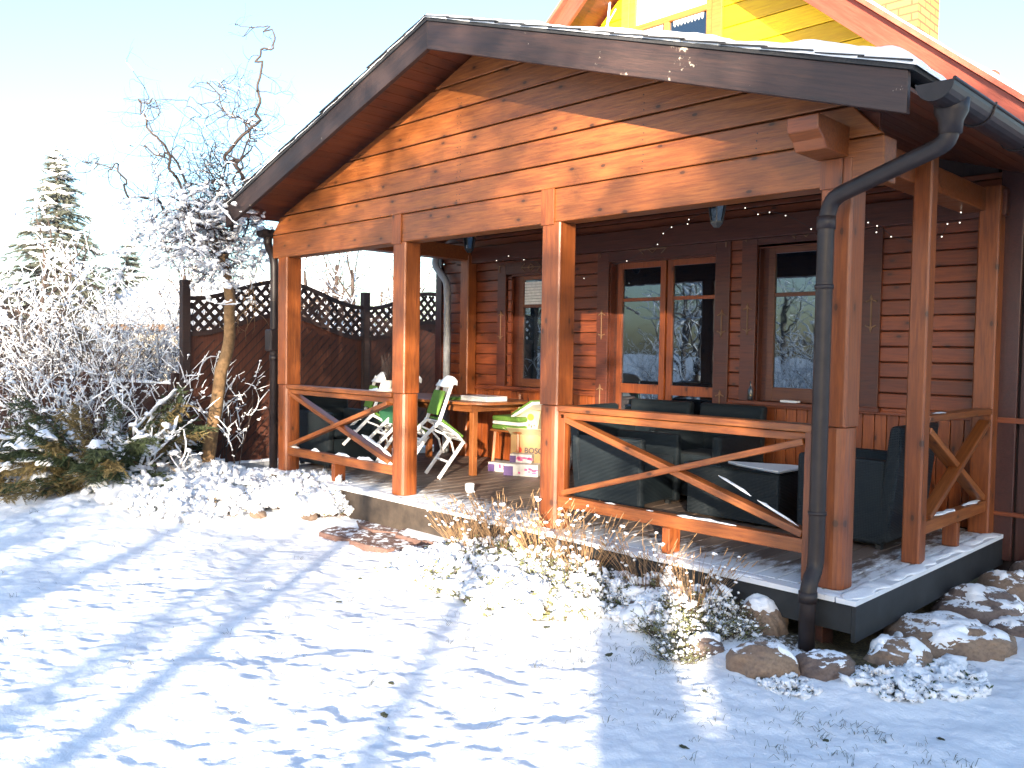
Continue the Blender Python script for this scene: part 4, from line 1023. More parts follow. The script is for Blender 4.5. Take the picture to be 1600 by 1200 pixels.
# ------------------------------------------------------------------ plants
def jitter_path(pts, n, amp, seed, freq=3):
    P = np.array(pts, float); t = np.linspace(0, len(P)-1, n); i = np.clip(t.astype(int), 0, len(P)-2); f = (t-i)[:, None]
    p0 = P[np.maximum(i-1, 0)]; p1 = P[i]; p2 = P[i+1]; p3 = P[np.minimum(i+2, len(P)-1)]
    Q = .5*((2*p1)+(-p0+p2)*f+(2*p0-5*p1+4*p2-p3)*f**2+(-p0+3*p1-3*p2+p3)*f**3)
    e = np.stack([vnoise(t*freq, t*0+seed+k*17., seed) for k in range(3)], -1)*amp*np.minimum(1, t/ .5)[:, None]
    return Q+e
class Plant:
    """branching skeleton grown into a bark mesh and ridges of snow lying on the limbs"""
    def __init__(s, seed): s.rng = np.random.default_rng(seed); s.limbs = []; s.blobs = []
    def grow(s, p, d, L, r, lev, curl=.3, nb=5, ratio=.6, spread=.8, up=.15, kids_from=.25, taper=.25, step=None, wig=.35):
        rng = s.rng; n = max(4, int(L/(step or max(.05, L/12)))); P = [np.array(p, float)]; d = np.array(d, float); d /= np.linalg.norm(d)
        bend = rng.normal(0, curl, 3); hs = L/n
        for i in range(n):
            if rng.random() < .25: bend = rng.normal(0, curl, 3)
            d = d+bend*.35+rng.normal(0, wig*.3, 3)+np.array([0, 0, up*.3]); d /= np.linalg.norm(d); P.append(P[-1]+d*hs)
        P = np.array(P); rr = r*np.linspace(1, taper, n+1); s.limbs.append((P, rr, lev))
        if lev > 0:
            for k in range(nb):
                t = kids_from+(1-kids_from)*(k+rng.random())/nb; i = min(n-1, int(t*n)); dd = P[i+1]-P[i]; dd /= np.linalg.norm(dd)
                q = rng.normal(0, 1, 3); q -= q@dd*dd; q /= np.linalg.norm(q)+1e-9
                s.grow(P[i], dd*(1-spread*.6)+q*spread, L*ratio*(1.15-.6*t)*(.7+.6*rng.random()), rr[i]*.6, lev-1, curl, max(2, nb-1), ratio, spread, up, kids_from, taper, step, wig)
    def bark(s, k0=7):
        m = MB()
        for P, r, lev in s.limbs: m.tube(P, r, k0 if r[0] > .03 else (5 if r[0] > .012 else 3), cap=False)
        return m
    def snow(s, dens=.6, th=.012, rmin=.003, maxlev=9, lump=1.0):
        m = MB(); rng = s.rng; bp = []; bs = []
        for P, r, lev in s.limbs:
            if r[0] > .09: continue
            n = len(P); T = np.gradient(P, axis=0); T /= np.linalg.norm(T, axis=1)[:, None]+1e-9
            st_ = rng.random() < dens; on = np.zeros(n, bool)
            for q in range(n):
                if rng.random() < (.16 if st_ else .16*dens/(1.02-dens)): st_ = not st_
                on[q] = st_ and abs(T[q, 2]) < .95
            i = 0
            while i < n:
                if not on[i]: i += 1; continue
                j = i
                while j < n and on[j]: j += 1
                if j-i >= 2:
                    Q = P[i:j].copy(); R_ = (r[i:j]*.5+th*(.25+.8*rng.random(j-i))); R_[0] *= .4; R_[-1] *= .4; Q[:, 2] += r[i:j]*.6+R_*.6
                    m.tube(Q, R_, 5)
                for q in range(i, j):
                    if rng.random() < .22*lump: bp.append(P[q]+np.array([0, 0, th*.7])); bs.append(th*(1.0+1.6*rng.random()))
                i = j
        if bp:
            bp = np.array(bp); bs = np.array(bs); g_ = rng.integers(0, 5, len(bp))
            for k in range(5): m.inst(BLOB[k][0], BLOB[k][1], bp[g_ == k], bs[g_ == k], rng)
        return m
# corkscrew willow beside the left downpipe
wl = empty('corkscrew_willow', (-6.95, -.38, -.25), 'bare curly willow with a leaning ochre trunk and snow caught in its crown', 'tree')
pl = Plant(11)
def limb(pts, r0, r1, n, amp, seed, lev=0): P = jitter_path(pts, n, amp, seed); pl.limbs.append((P, np.linspace(r0, r1, n), lev)); return P
TRK = limb([(-6.95,-.38,-.4),(-6.91,-.34,.17),(-6.83,-.26,.83),(-6.77,-.20,1.30),(-6.73,-.16,1.70),(-6.78,-.20,2.06),(-6.79,-.22,2.36)], .085, .05, 26, .02, 2, 3)
pl.limbs[-1] = (TRK, np.interp(np.linspace(0, 1, 26), [0, .1, .5, 1], [.105, .08, .066, .05]), 3)
BR = [([(-6.79,-.22,2.31),(-6.65,-.07,3.13),(-6.70,-.13,3.42),(-6.78,-.21,3.46),(-6.56,.01,3.77),(-6.51,.06,4.02),(-6.52,.05,4.38),(-6.51,.07,4.59),(-6.42,.16,4.73),(-6.44,.13,4.87),(-6.53,.04,4.92),(-6.62,-.03,4.8)], .026, .004),
      ([(-6.79,-.22,2.31),(-7.04,-.47,2.80),(-7.17,-.60,3.19),(-7.23,-.67,3.44),(-7.34,-.78,3.72),(-7.45,-.88,3.90),(-7.46,-.89,4.05),(-7.34,-.78,4.04),(-7.27,-.70,3.87)], .022, .004),
      ([(-6.81,-.24,2.34),(-7.14,-.57,2.73),(-7.34,-.78,2.96),(-7.52,-.96,2.96),(-7.60,-1.03,3.27),(-7.65,-1.09,3.32),(-7.82,-1.26,3.36),(-7.90,-1.34,3.39)], .02, .003),
      ([(-6.69,-.12,3.35),(-6.59,-.01,3.77),(-6.79,-.22,4.02),(-6.92,-.35,4.23),(-6.84,-.27,4.26),(-6.69,-.12,4.13)], .012, .003),
      ([(-6.79,-.22,2.31),(-7.19,-.63,3.41),(-7.29,-.73,3.47),(-7.42,-.86,3.58),(-7.52,-.96,3.60)], .016, .003),
      ([(-6.79,-.22,2.31),(-6.62,-.2,2.64),(-6.52,-.25,3.0),(-6.50,-.2,3.14),(-6.55,-.1,3.42),(-6.55,.0,3.67),(-6.62,.04,3.6)], .02, .004),
      ([(-6.79,-.22,2.31),(-7.09,-.52,2.48),(-7.37,-.81,2.44),(-7.55,-.98,2.54)], .016, .004),
      ([(-6.54,.04,3.85),(-6.61,-.04,3.88),(-6.82,-.24,3.97),(-7.04,-.47,4.06),(-7.09,-.52,3.90)], .010, .003),
      ([(-6.79,-.22,2.31),(-6.65,-.45,2.55),(-6.5,-.62,2.65),(-6.35,-.68,2.8),(-6.38,-.65,3.0)], .018, .004),
      ([(-6.79,-.22,2.31),(-6.95,.15,2.7),(-7.15,.35,3.0),(-7.05,.45,3.4),(-7.25,.5,3.6)], .018, .004)]
lim = []
for i, (p, a, b) in enumerate(BR): lim.append(limb(p, a, b, len(p)*6, .05, 20+i, 2))
rng = np.random.default_rng(8)
for P in lim:
    for k in range(14):
        i = int(len(P)*(.15+.8*rng.random())); d = rng.normal(0, 1, 3); d[2] = d[2]*.5+.25
        pl.grow(P[min(i, len(P)-1)], d, .4+.5*rng.random(), .006, 1, curl=1.1, nb=4, ratio=.55, spread=.9, up=.05, step=.035, wig=.6)
# dense hanging mass round the crotch where the snow sits
for k in range(170):
    a = rng.random()*6.28; z = 2.15+1.2*rng.random(); p = np.array([-6.82, -.22, z]) if k % 3 else np.array([-6.5, -.62, z*.6+1.0])+np.array([math.cos(a), math.sin(a), 0])*.25*rng.random()
    pl.grow(p, (math.cos(a), math.sin(a), .15*rng.normal()), .5+.8*rng.random(), .0065, 1, curl=1.0, nb=5, ratio=.5, spread=.9, up=.05, step=.04, wig=.6)
hang = Plant(3)
for k in range(16): hang.grow((-6.62+.25*rng.random(), -.12+.2*rng.random(), 1.75+.3*rng.random()), (rng.normal(0, .2), rng.normal(0, .2), -1), .4+.6*rng.random(), .004, 0, curl=.9, up=-.4, step=.04, wig=.6)
tk = Plant(1); tk.limbs = [q for q in pl.limbs if q[1][0] > .03]; th_ = Plant(1); th_.limbs = [q for q in pl.limbs if q[1][0] <= .03]
tk.bark(10).build('trunk', BARK, wl, smooth=True); th_.bark(6).build('twigs', TWIG, wl, smooth=True)
# keep snow mostly in the lower crown
low = Plant(5); low.limbs = [(P, r, l) for P, r, l in pl.limbs if P[:, 2].mean() < 2.95 and r[0] < .05]; hi = Plant(6); hi.limbs = [(P, r, l) for P, r, l in pl.limbs if P[:, 2].mean() >= 2.95 and r[0] < .02]
low.snow(.34, .013, lump=1.5).build('snow', SNOW, wl, smooth=True); hi.snow(.07, .006, lump=.3).build('snow', SNOW, wl, smooth=True)
hang.bark().build('hanging_twigs', BARK, wl, smooth=True)
SNOWC = .0
def shrub(x, y, h, n, seed, label, cat, group=None, spread=.35, mt=TWIG, dens=.27, th=.0068, lev=1, r=.008, nb=5, rad=.25, name='bare_shrub', curl=.25, up=.25, z=None):
    z = float(gz(x, y, False))-.02 if z is None else z
    E_ = empty(name, (x, y, z), label, cat, group); P = Plant(seed); g_ = np.random.default_rng(seed+100)
    for k in range(n):
        a = g_.random()*6.28; q = rad*g_.random()**.5; sp = spread*(.3+g_.random())
        P.grow((x+math.cos(a)*q, y+math.sin(a)*q, z), (math.cos(a)*sp, math.sin(a)*sp, 1), h*(.6+.45*g_.random()), r, lev, curl=curl, nb=nb, ratio=.5, spread=.55, up=up, kids_from=.3, step=.07)
    P.bark().build('stems', mt, E_, smooth=True)
    if dens > 0: P.snow(dens, th).build('snow', SNOW, E_, smooth=True)
    return E_
G = 'snow laden bare shrubs along the plank fence'
shrub(-8.6, -1.25, 2.6, 24, 1, 'tall upright bare shrub thick with snow right of the spruce top', 'shrub', G, .30, lev=2, nb=4)
shrub(-9.6, -1.9, 2.5, 26, 2, 'tall bare shrub with dark upright twigs at the left edge', 'shrub', G, .32, lev=2, nb=4)
shrub(-8.2, -1.9, 1.35, 26, 3, 'low spreading bare shrub heaped with snow at the far left', 'shrub', G, .8, lev=2, nb=4, dens=.36, th=.011)
shrub(-7.6, -.85, 1.9, 22, 4, 'arching bare shrub with purple twigs just left of the willow trunk', 'shrub', G, .75, lev=2, nb=4, dens=.34, th=.009, mt=TWIGR, up=.05)
shrub(-7.15, -.05, 1.5, 14, 5, 'upright bare shrub between the willow and the lattice fence corner', 'shrub', G, .4, lev=2, nb=4, dens=.6)
shrub(-9.3, -2.9, 1.5, 22, 6, 'bare shrub leaning in at the left edge of the garden bed', 'shrub', G, .6, lev=2, nb=4, dens=.36, th=.011)
shrub(-10.0, -.2, 2.9, 24, 7, 'tall thin twigged shrub behind the plank fence', 'shrub', G, .3, lev=2, nb=4, dens=.6)
shrub(-6.75, -1.0, .8, 14, 9, 'short bare shrub with snow lumps in front of the willow', 'shrub', G, .9, lev=1, nb=5, dens=.8, th=.018, mt=TWIGR)

_sh = [o for o in bpy.data.objects if o.name.startswith('bare_shrub') and o.parent is None]
for i, (k, x, y, sc_, l) in enumerate([(0, -9.4, .55, 1.0, 'bare snowy shrub behind the plank fence right beside the lattice fence post'), (1, -10.3, -.6, 1.1, 'bare snowy shrub behind the middle of the plank fence'), (0, -11.6, .4, 1.25, 'tall bare shrub set back behind the plank fence'), (1, -8.9, .3, .85, 'bare shrub leaning on the lattice fence post'), (0, -11.8, -2.2, 1.2, 'dense snowy shrub behind the left end of the plank fence'), (1, -8.0, -1.15, .75, 'snowy shrub rising behind the bent evergreen'), (3, -8.3, -1.3, 1.0, 'purple twigged shrub behind the bent evergreen')]):
    copy_tree(_sh[k], Matrix.Translation((x, y, -.3)) @ Matrix.Rotation(1.3+i*2.1, 4, 'Z') @ Matrix.Scale(sc_, 4))['label'] = l
GK = 'dark twigged thicket behind the plank fence'
tw = shrub(-9.3, .35, 2.5, 44, 61, 'dark twigged shrub with little snow beside the lattice fence post', 'shrub', GK, .28, lev=2, nb=6, dens=.13, th=.010, r=.007, rad=.6)
for i, (x, y, sc_, l) in enumerate([(-10.2, -.35, 1.05, 'dark twigged shrub behind the plank fence left of the willow crown'), (-11.2, .5, 1.15, 'dark twigged shrub farther back behind the plank fence'), (-10.4, -1.7, 1.1, 'dark twigged shrub behind the plank fence below the spruce'), (-12.0, -1.0, 1.25, 'tallest dark twigged shrub below the spruce'), (-11.6, -2.9, 1.2, 'dark twigged shrub at the left end of the plank fence'), (-12.8, 2.6, 1.15, 'dark twigged shrub seen over the lattice fence'), (-11.5, 3.8, 1.1, 'dark twigged shrub over the lattice behind the first post'), (-11.0, 5.2, 1.15, 'dark twigged shrub over the lattice between the first two posts')]):
    copy_tree(tw, Matrix.Translation((x, y, -.35)) @ Matrix.Rotation(.8+i*1.9, 4, 'Z') @ Matrix.Scale(sc_, 4))['label'] = l
# needle sprays
def spray_template(n, L, w, seed, droop=.1):
    """a flat fir twig: needles along a small stem"""
    g_ = np.random.default_rng(seed); vs = []; f = []
    for i in range(n):
        t = i/n; s = 1 if i % 2 else -1; p = np.array([L*t, 0, -droop*L*t*t]); q = p+np.array([w*.7, s*w*(1-.5*t), g_.normal(0, w*.25)]); e = np.array([.0, .0, .004+L*.015]); k = len(vs)
        vs += [p-e*.6+np.array([.0, 0, 0]), q, p+e+np.array([L*.02, 0, 0])]; f.append((k, k+1, k+2))
    return np.array(vs), np.array(f)
SPR = [spray_template(26, .16, .045, s) for s in range(3)]
def orient_inst(m, T, f, P, D_, S, rng):
    """template +X aligned with direction D_"""
    P = np.asarray(P); D_ = np.asarray(D_, float); D_ /= np.linalg.norm(D_, axis=1)[:, None]; n = len(P)
    up = np.array([0, 0, 1.])+rng.normal(0, .35, (n, 3)); Y_ = np.cross(up, D_); Y_ /= np.linalg.norm(Y_, axis=1)[:, None]; Z_ = np.cross(D_, Y_)
    V = T[None, :, :1]*D_[:, None]+T[None, :, 1:2]*Y_[:, None]+T[None, :, 2:]*Z_[:, None]; V = V*np.asarray(S)[:, None, None]+P[:, None]
    k = len(T); FF = (np.asarray(f)[None]+(np.arange(n)*k)[:, None, None]).reshape(-1, 3); m.add(V.reshape(-1, 3), [tuple(q) for q in FF.tolist()])
def conifer(x, y, h, rad, seed, label, mt, tiers=22, per=9, sc_=1.0, name='spruce_tree', z=None, snow=.3, z0f=.08, mat2=None):
    z = float(gz(x, y, False))-.05 if z is None else z; g_ = np.random.default_rng(seed); E_ = empty(name, (x, y, z), label, 'tree')
    tr = MB(); tr.tube([(x, y, z), (x, y, z+h*.5), (x, y, z+h)], [h*.02, h*.012, .01], 8)
    P = []; Dd = []; S = []; bp = []; bs = []
    for i in range(tiers):
        t = i/(tiers-1); zz = z+h*(z0f+(.98-z0f)*t); rr = rad*(1-t)**1.05*(.75+.5*g_.random())+.01*h
        for k in range(int(per*(1-t*.55))):
            a = g_.random()*6.28; l = rr*(.65+.5*g_.random()); dr = .35*(1-t)+.05; q = np.array([x, y, zz]); n = max(3, int(l/(.11*sc_)))
            pts = [q+np.array([math.cos(a)*l*s, math.sin(a)*l*s, -dr*l*s*s+.12*l*s]) for s in np.linspace(0, 1, n+1)]
            tr.tube(pts, np.linspace(.012*sc_, .003, n+1), 3)
            for j in range(1, n+1):
                for sd in (-1, 0, 1):
                    da = a+sd*.75+g_.normal(0, .2); P.append(pts[j]-np.array([math.cos(a), math.sin(a), 0])*.03); Dd.append((math.cos(da), math.sin(da), -.15-.3*(1-t)+g_.normal(0, .15))); S.append(sc_*(1.0+.6*g_.random())*(1 if sd else .8)*(1-.55*t))
                if g_.random() < snow: bp.append(pts[j]+np.array([0, 0, .02])); bs.append(.05*sc_*(.6+g_.random()))
    tr.build('trunk', TWIG, E_, smooth=True); P = np.array(P); Dd = np.array(Dd); S = np.array(S); g3 = g_.integers(0, 3, len(P)); m = MB()
    for k in range(3): orient_inst(m, SPR[k][0], SPR[k][1], P[g3 == k], Dd[g3 == k], S[g3 == k], g_)
    m.build('crown', mt, E_)
    if bp:
        m = MB(); bp = np.array(bp); bs = np.array(bs); gi = g_.integers(0, 5, len(bp))
        for k in range(5): m.inst(BLOB[k][0]*np.array([1.6, 1.2, .55]), BLOB[k][1], bp[gi == k], bs[gi == k], g_)
        m.build('snow', SNOW, E_, smooth=True)
    return E_
conifer(-26.4, 3.9, 7.8, 2.5, 3, 'tall pointed spruce rising far behind the fence on the left', SPRUCE, tiers=38, per=17, sc_=2.6, snow=.10)
conifer(-24.8, 1.2, 4.6, 2.4, 5, 'broad lower conifer at the far left edge behind the fence', SPRUCE, tiers=24, per=14, sc_=2.8, snow=.12, name='conifer_tree')
conifer(-27.5, 6.4, 5.2, 2.2, 9, 'short conifer to the right of the tall pointed spruce', SPRUCE, tiers=24, per=14, sc_=2.6, snow=.12, name='conifer_tree')
# low juniper with boughs bent under snow
def juniper():
    x, y = -6.95, -1.40; z = float(gz(x, y, False)); g_ = np.random.default_rng(6); E_ = empty('juniper_bush', (x, y, z), 'low spreading evergreen with arching boughs bent under thick snow', 'shrub')
    st = MB(); P = []; Dd = []; S = []; sn = MB(); olive = MB(); gp = ([], [], [])
    for k in range(84):
        a = g_.random()*6.28; el = .3+1.0*g_.random(); l = .35+.85*g_.random(); n = 12; q = np.array([x+.15*math.cos(a), y+.15*math.sin(a), z+.05])
        d = np.array([math.cos(a)*math.cos(el), math.sin(a)*math.cos(el), math.sin(el)]); pts = [q]
        for i in range(n): d = d+np.array([0, 0, -.085]); d /= np.linalg.norm(d); pts.append(pts[-1]+d*l/n)
        pts = np.array(pts); pts[:, 2] = np.maximum(pts[:, 2], z+.06); st.tube(pts, np.linspace(.014, .003, n+1), 4)
        for i in range(3, n+1):
            for j in range(11):
                da = a+g_.normal(0, 1.1); tgt = gp if k % 3 == 0 else None
                v = (pts[i]+g_.normal(0, .04, 3)*np.array([1, 1, .6]), (math.cos(da), math.sin(da), -.2+g_.normal(0, .4)), .45+.4*g_.random())
                (P if tgt is None else gp[0]).append(v[0]); (Dd if tgt is None else gp[1]).append(v[1]); (S if tgt is None else gp[2]).append(v[2])
        if g_.random() < .62:   # slab of snow following the bough
            i0 = int(g_.integers(2, 8)); Q = jitter_path(pts[i0:i0+int(g_.integers(4, 9))], 16, .02, k, 1.4); w = .04+.05*g_.random(); per = np.array([-math.sin(a), math.cos(a), 0]); K = 7; vs = []; nn = len(Q)
            for i, p in enumerate(Q):
                e = math.sin(math.pi*(i+.35)/(nn-.3))**.6
                for kk in range(K):
                    th = math.pi*kk/(K-1); ww = w*e*(1+.75*vnoise(i*.55, k*3.+kk*.6, 4)); vs.append(p+per*math.cos(th)*ww*1.25+np.array([0, 0, .03+math.sin(th)*.055*e*(1+.7*vnoise(i*.6, k*5.+kk*.5, 5))]))
            f = [(a_*K+b, a_*K+b+1, (a_+1)*K+b+1, (a_+1)*K+b) for a_ in range(nn-1) for b in range(K-1)]+[(a_*K+K-1, a_*K, (a_+1)*K, (a_+1)*K+K-1) for a_ in range(nn-1)]
            sn.add(vs, f)
    st.build('stems', TWIG, E_)
    for (p_, d2, s2, mt) in ((P, Dd, S, JUNI), (gp[0], gp[1], gp[2], GOLDN)):
        m = MB(); p_ = np.array(p_); d2 = np.array(d2); s2 = np.array(s2); orient_inst(m, SPR[0][0], SPR[0][1], p_, d2, s2*.95, g_); m.build('foliage', mt, E_)
    sn.build('snow', SNOW, E_, smooth=True)
    return E_
jn = juniper()
j2 = copy_tree(jn, Matrix.Translation((-8.35, -2.55, float(gz(-8.35, -2.55, False)))) @ Matrix.Rotation(2.1, 4, 'Z') @ Matrix.Scale(.85, 4)); j2['label'] = 'smaller snow covered evergreen at the left edge of the bed'
jn['group'] = j2['group'] = 'snowy evergreen shrubs in the left bed'

# snow laden perennials: stems, leaves, snow cushions
def clump(seed, rad, h, n, name, label, cat, group, leaf=HERB, stem=TWIGR, blob=.022, bd=1.6, leafn=10, lean=.5, leaf_l=.03):
    g_ = np.random.default_rng(seed); E_ = empty(name, (0, 0, 0), label, cat, group); st = MB(); lp = []; ld = []; ls = []; bp = []; bs = []
    for i in range(n):
        a = g_.random()*6.28; q = rad*g_.random()**.5; p = np.array([math.cos(a)*q, math.sin(a)*q, -.03]); hh = h*(1-.55*(q/rad)**2)*(.6+.5*g_.random())
        tip_ = p+np.array([math.cos(a)*q*lean+g_.normal(0, .02), math.sin(a)*q*lean+g_.normal(0, .02), hh]); md = (p+tip_)/2+g_.normal(0, .012, 3); st.tube([p, md, tip_], [.0028, .002, .0014], 3, cap=False)
        for k in range(leafn):
            t = .25+.75*g_.random(); b_ = p*(1-t)+tip_*t; aa = g_.random()*6.28; lp.append(b_); ld.append((math.cos(aa), math.sin(aa), .4+.4*g_.normal())); ls.append(leaf_l*(.6+.8*g_.random()))
        for k in range(g_.poisson(bd)):
            t = .55+.5*g_.random(); bp.append(p*(1-t)+tip_*t+np.array([0, 0, .006])); bs.append(blob*(.22+.55*g_.exponential()))
    st.build('stems', stem, E_)
    if lp:
        m = MB(); T = np.array([(0, 0, 0), (.5, .2, .05), (1, 0, 0), (.5, -.2, .05)]); P = np.array(lp); Dd = np.array(ld); up = g_.normal(0, 1, (len(P), 3)); Dd /= np.linalg.norm(Dd, axis=1)[:, None]
        Y_ = np.cross(up, Dd); Y_ /= np.linalg.norm(Y_, axis=1)[:, None]; Z_ = np.cross(Dd, Y_)
        V = (T[None, :, :1]*Dd[:, None]+T[None, :, 1:2]*Y_[:, None]+T[None, :, 2:]*Z_[:, None])*np.array(ls)[:, None, None]+P[:, None]
        m.add(V.reshape(-1, 3), [tuple(range(4*i, 4*i+4)) for i in range(len(P))]); m.build('leaves', leaf, E_)
    if bp:
        m = MB(); bp = np.array(bp); bs = np.array(bs); gi = g_.integers(0, 5, len(bp)); cv = -.04 if bd > 1.5 else -.55
        for k in range(5): m.inst(BLOB[k][0], BLOB[k][1], bp[gi == k], bs[gi == k], g_, tilt=.6)
        # torn cap of snow bridging the stems
        n_ = 46; gx, gy = np.meshgrid(np.linspace(-1, 1, n_), np.linspace(-1, 1, n_), indexing='ij'); r2 = gx**2+gy**2; X = gx*rad*1.12; Y = gy*rad*1.12
        top = h*.80*(1-.62*r2)*(1+.0*X) + .20*h*fbm(X*14+seed, Y*14, 3, seed) + .04*h*fbm(X*40, Y*40+seed, 2, seed+3)
        tear = fbm(X*13+seed*3, Y*13, 4, seed+1)-.9*np.clip(r2-.35, 0, 1)+cv; keep = tear > 0; ed_ = np.clip(tear/.35, 0, 1)**.5
        th_ = .004+.016*ed_; up_ = np.stack([X, Y, top+th_], -1).reshape(-1, 3); dn_ = np.stack([X, Y, top-th_*.6], -1).reshape(-1, 3); N_ = n_*n_; f = []
        for i in range(n_-1):
            for j in range(n_-1):
                if keep[i, j] and keep[i+1, j] and keep[i, j+1] and keep[i+1, j+1]:
                    a = i*n_+j; q = (a, a+n_, a+n_+1, a+1); f.append(q); f.append(tuple(N_+t for t in q[::-1]))
        ec = {}
        for q in f:
            if q[0] < N_:
                for e in ((q[0], q[1]), (q[1], q[2]), (q[2], q[3]), (q[3], q[0])):
                    k_ = (min(e), max(e)); ec.setdefault(k_, []).append(e)
        for k_, v_ in ec.items():
            if len(v_) == 1: a, b = v_[0]; f.append((b, a, a+N_, b+N_))
        if f: m.add(np.concatenate([up_, dn_]), f)
        m.build('snow', SNOW, E_, smooth=True)
    return E_
def place(protos, spots, labels=None, zoff=0.0):
    used = set()
    for i, (x, y, s, k) in enumerate(spots):
        M = Matrix.Translation((x, y, float(gz(x, y, True))+zoff)) @ Matrix.Rotation((i*2.399) % 6.28, 4, 'Z') @ Matrix.Scale(s, 4)
        if k not in used: used.add(k); o = protos[k]; o.matrix_basis = M
        else: o = copy_tree(protos[k], M)
        if labels: o['label'] = labels[i] if isinstance(labels, list) else labels
GP = 'snow capped perennials in the left bed'
LB = 'low perennial clump buried in lumps of snow in the left garden bed'
protoL = [clump(50+i, .20, .15+.03*i, 150, 'perennial_clump', LB, 'plant', GP, leaf=[HERB, STRAW, HERB][i % 3], blob=.024, bd=3.4, leafn=6) for i in range(3)]
g_ = np.random.default_rng(77); spots = []
for i in range(70):
    x = -9.4+4.6*g_.random(); y = -1.9+1.5*g_.random()+.12*(x+9)
    if x > -5.3: y = -.55+.75*g_.random()
    spots.append((x, y, .7+.7*g_.random(), int(g_.integers(0, 3))))
place(protoL, spots, LB)
# big snowy mound bush left of the steps
GM = 'dense heather like bushes covered in snow left of the steps'
LM = 'dense bush covered in round snow tufts left of the porch steps'
protoM = [clump(60+i, .26, .26, 330, 'heather_bush', LM, 'plant', GM, leaf=HERB, blob=.024, bd=4.2, leafn=8) for i in range(2)]
place(protoM, [(-5.55, .02, 1.0, 0), (-5.1, -.10, 1.1, 1), (-4.72, -.18, .95, 0), (-6.05, -.1, .85, 1), (-4.62, .05, .7, 1), (-5.3, -.45, .8, 0), (-5.85, -.5, .8, 1), (-6.4, -.55, .8, 0)], LM)
# herb bed in front of the deck
GR = 'low thyme like cushions heaped with snow along the deck'
LR = 'low cushion plant with olive leaves and snow lumps in front of the deck'
protoR = [clump(70+i, .17, .11+.02*i, 190, 'cushion_plant', LR, 'plant', GR, leaf=HERB, blob=.017, bd=2.2-.4*i, leafn=12, leaf_l=.024) for i in range(3)]
spots = []
for i in range(62):
    x = -2.75+2.5*g_.random(); y = -.18-.62*g_.random()*(1 if x < -1 else .7)-.03; 
    if x > -.95 and g_.random() < .6: continue
    spots.append((x, y, .7+.6*g_.random(), int(g_.integers(0, 3))))
place(protoR, spots, LR)
GD = 'dark twiggy herbs along the foot of the deck'
LD = 'dark twiggy dry herb with little snow at the foot of the deck'
protoD = [clump(85+i, .16, .22, 210, 'dry_herb', LD, 'plant', GD, leaf=[GRASSD, HERB][i], stem=TWIG, blob=.009, bd=1.1, leafn=9, leaf_l=.02, lean=.9) for i in range(2)]
place(protoD, [(-2.25+.19*i+.05*math.sin(i*5), -.24-.10*math.sin(i*2.3)**2-(.10 if i % 2 else 0), .8+.3*math.sin(i*1.7)**2, i % 2) for i in range(12)]+[(-.45, -.55, .9, 1), (-.38, -.32, 1.1, 1), (-1.0, -.52, .8, 0), (-.25, -.75, .6, 1)], LD)
GL = 'lavender bushes with dry flower stems beside the third post'
def lavender(seed, label):
    g_ = np.random.default_rng(seed); E_ = clump(seed, .19, .24, 170, 'lavender_bush', label, 'plant', GL, leaf=HERB, blob=.013, bd=1.2, leafn=14, leaf_l=.028, lean=.6)
    st = MB(); sn = MB(); bp = []; bs = []
    for i in range(85):
        a = g_.random()*6.28; l = .30+.28*g_.random(); sp = .25+.5*g_.random(); p = np.array([math.cos(a)*.06, math.sin(a)*.06, .03]); e = p+np.array([math.cos(a)*l*sp, math.sin(a)*l*sp, l*.85])
        md = (p+e)/2+np.array([0, 0, .03])+g_.normal(0, .01, 3); st.tube([p, md, e], [.0017, .0014, .0012], 3); tt = e-(e-md)*.18; st.tube([tt, e+(e-tt)*.3], [.0045, .002], 4)
        if g_.random() < .35: bp.append(e); bs.append(.007+.012*g_.random())
    st.build('flower_stems', DRYST, E_)
    bp = np.array(bp); bs = np.array(bs); gi = g_.integers(0, 5, len(bp))
    for k in range(5): sn.inst(BLOB[k][0], BLOB[k][1], bp[gi == k], bs[gi == k], g_)
    sn.build('snow', SNOW, E_, smooth=True); return E_
lav = lavender(90, 'lavender with tan flower stems directly in front of the third post')
lavs = [(-2.10, -.30, 1.0), (-2.45, -.32, .9), (-1.75, -.26, 1.0), (-1.35, -.28, .95), (-.85, -.25, .85), (-.42, -.36, .8), (-2.72, -.20, .7)]
ll = ['lavender with tan flower stems directly in front of the third post', 'lavender left of the third post reaching over the steps', 'lavender just right of the third post under the railing', 'lavender in front of the crossed braces', 'thin lavender under the middle of the right railing', 'lavender nearest the yellow lit stone by the downpipe', 'smallest lavender beside the flagstones']
for i, (x, y, s) in enumerate(lavs):
    M = Matrix.Translation((x, y, float(gz(x, y))+.0)) @ Matrix.Rotation(i*1.7, 4, 'Z') @ Matrix.Scale(s, 4)
    if i == 0: lav.matrix_basis = M
    else: copy_tree(lav, M)['label'] = ll[i]
# dry grass tufts in the left bed
GT = 'dry straw coloured grass tufts in the left bed'
def tuft(seed):
    g_ = np.random.default_rng(seed); E_ = empty('dry_grass_tuft', (0, 0, 0), 'tuft', 'plant', GT); m = MB()
    for i in range(70):
        a = g_.random()*6.28; l = .22+.25*g_.random(); s = .3+.7*g_.random(); P = [(math.cos(a)*.03, math.sin(a)*.03, -.02)]
        for t in (.33, .66, 1): P.append((math.cos(a)*(.03+l*s*t), math.sin(a)*(.03+l*s*t), l*(t-.55*t*t*s*1.4)))
        m.tube(P, [.003, .003, .002, .001], 3)
    m.build('blades', STRAW, E_); bp = g_.normal(0, .07, (14, 3)); bp[:, 2] = .12+.1*g_.random(14); m = MB(); m.inst(BLOB[0][0], BLOB[0][1], bp, .015+.015*g_.random(14), g_); m.build('snow', SNOW, E_, smooth=True); return E_
tf = tuft(5)
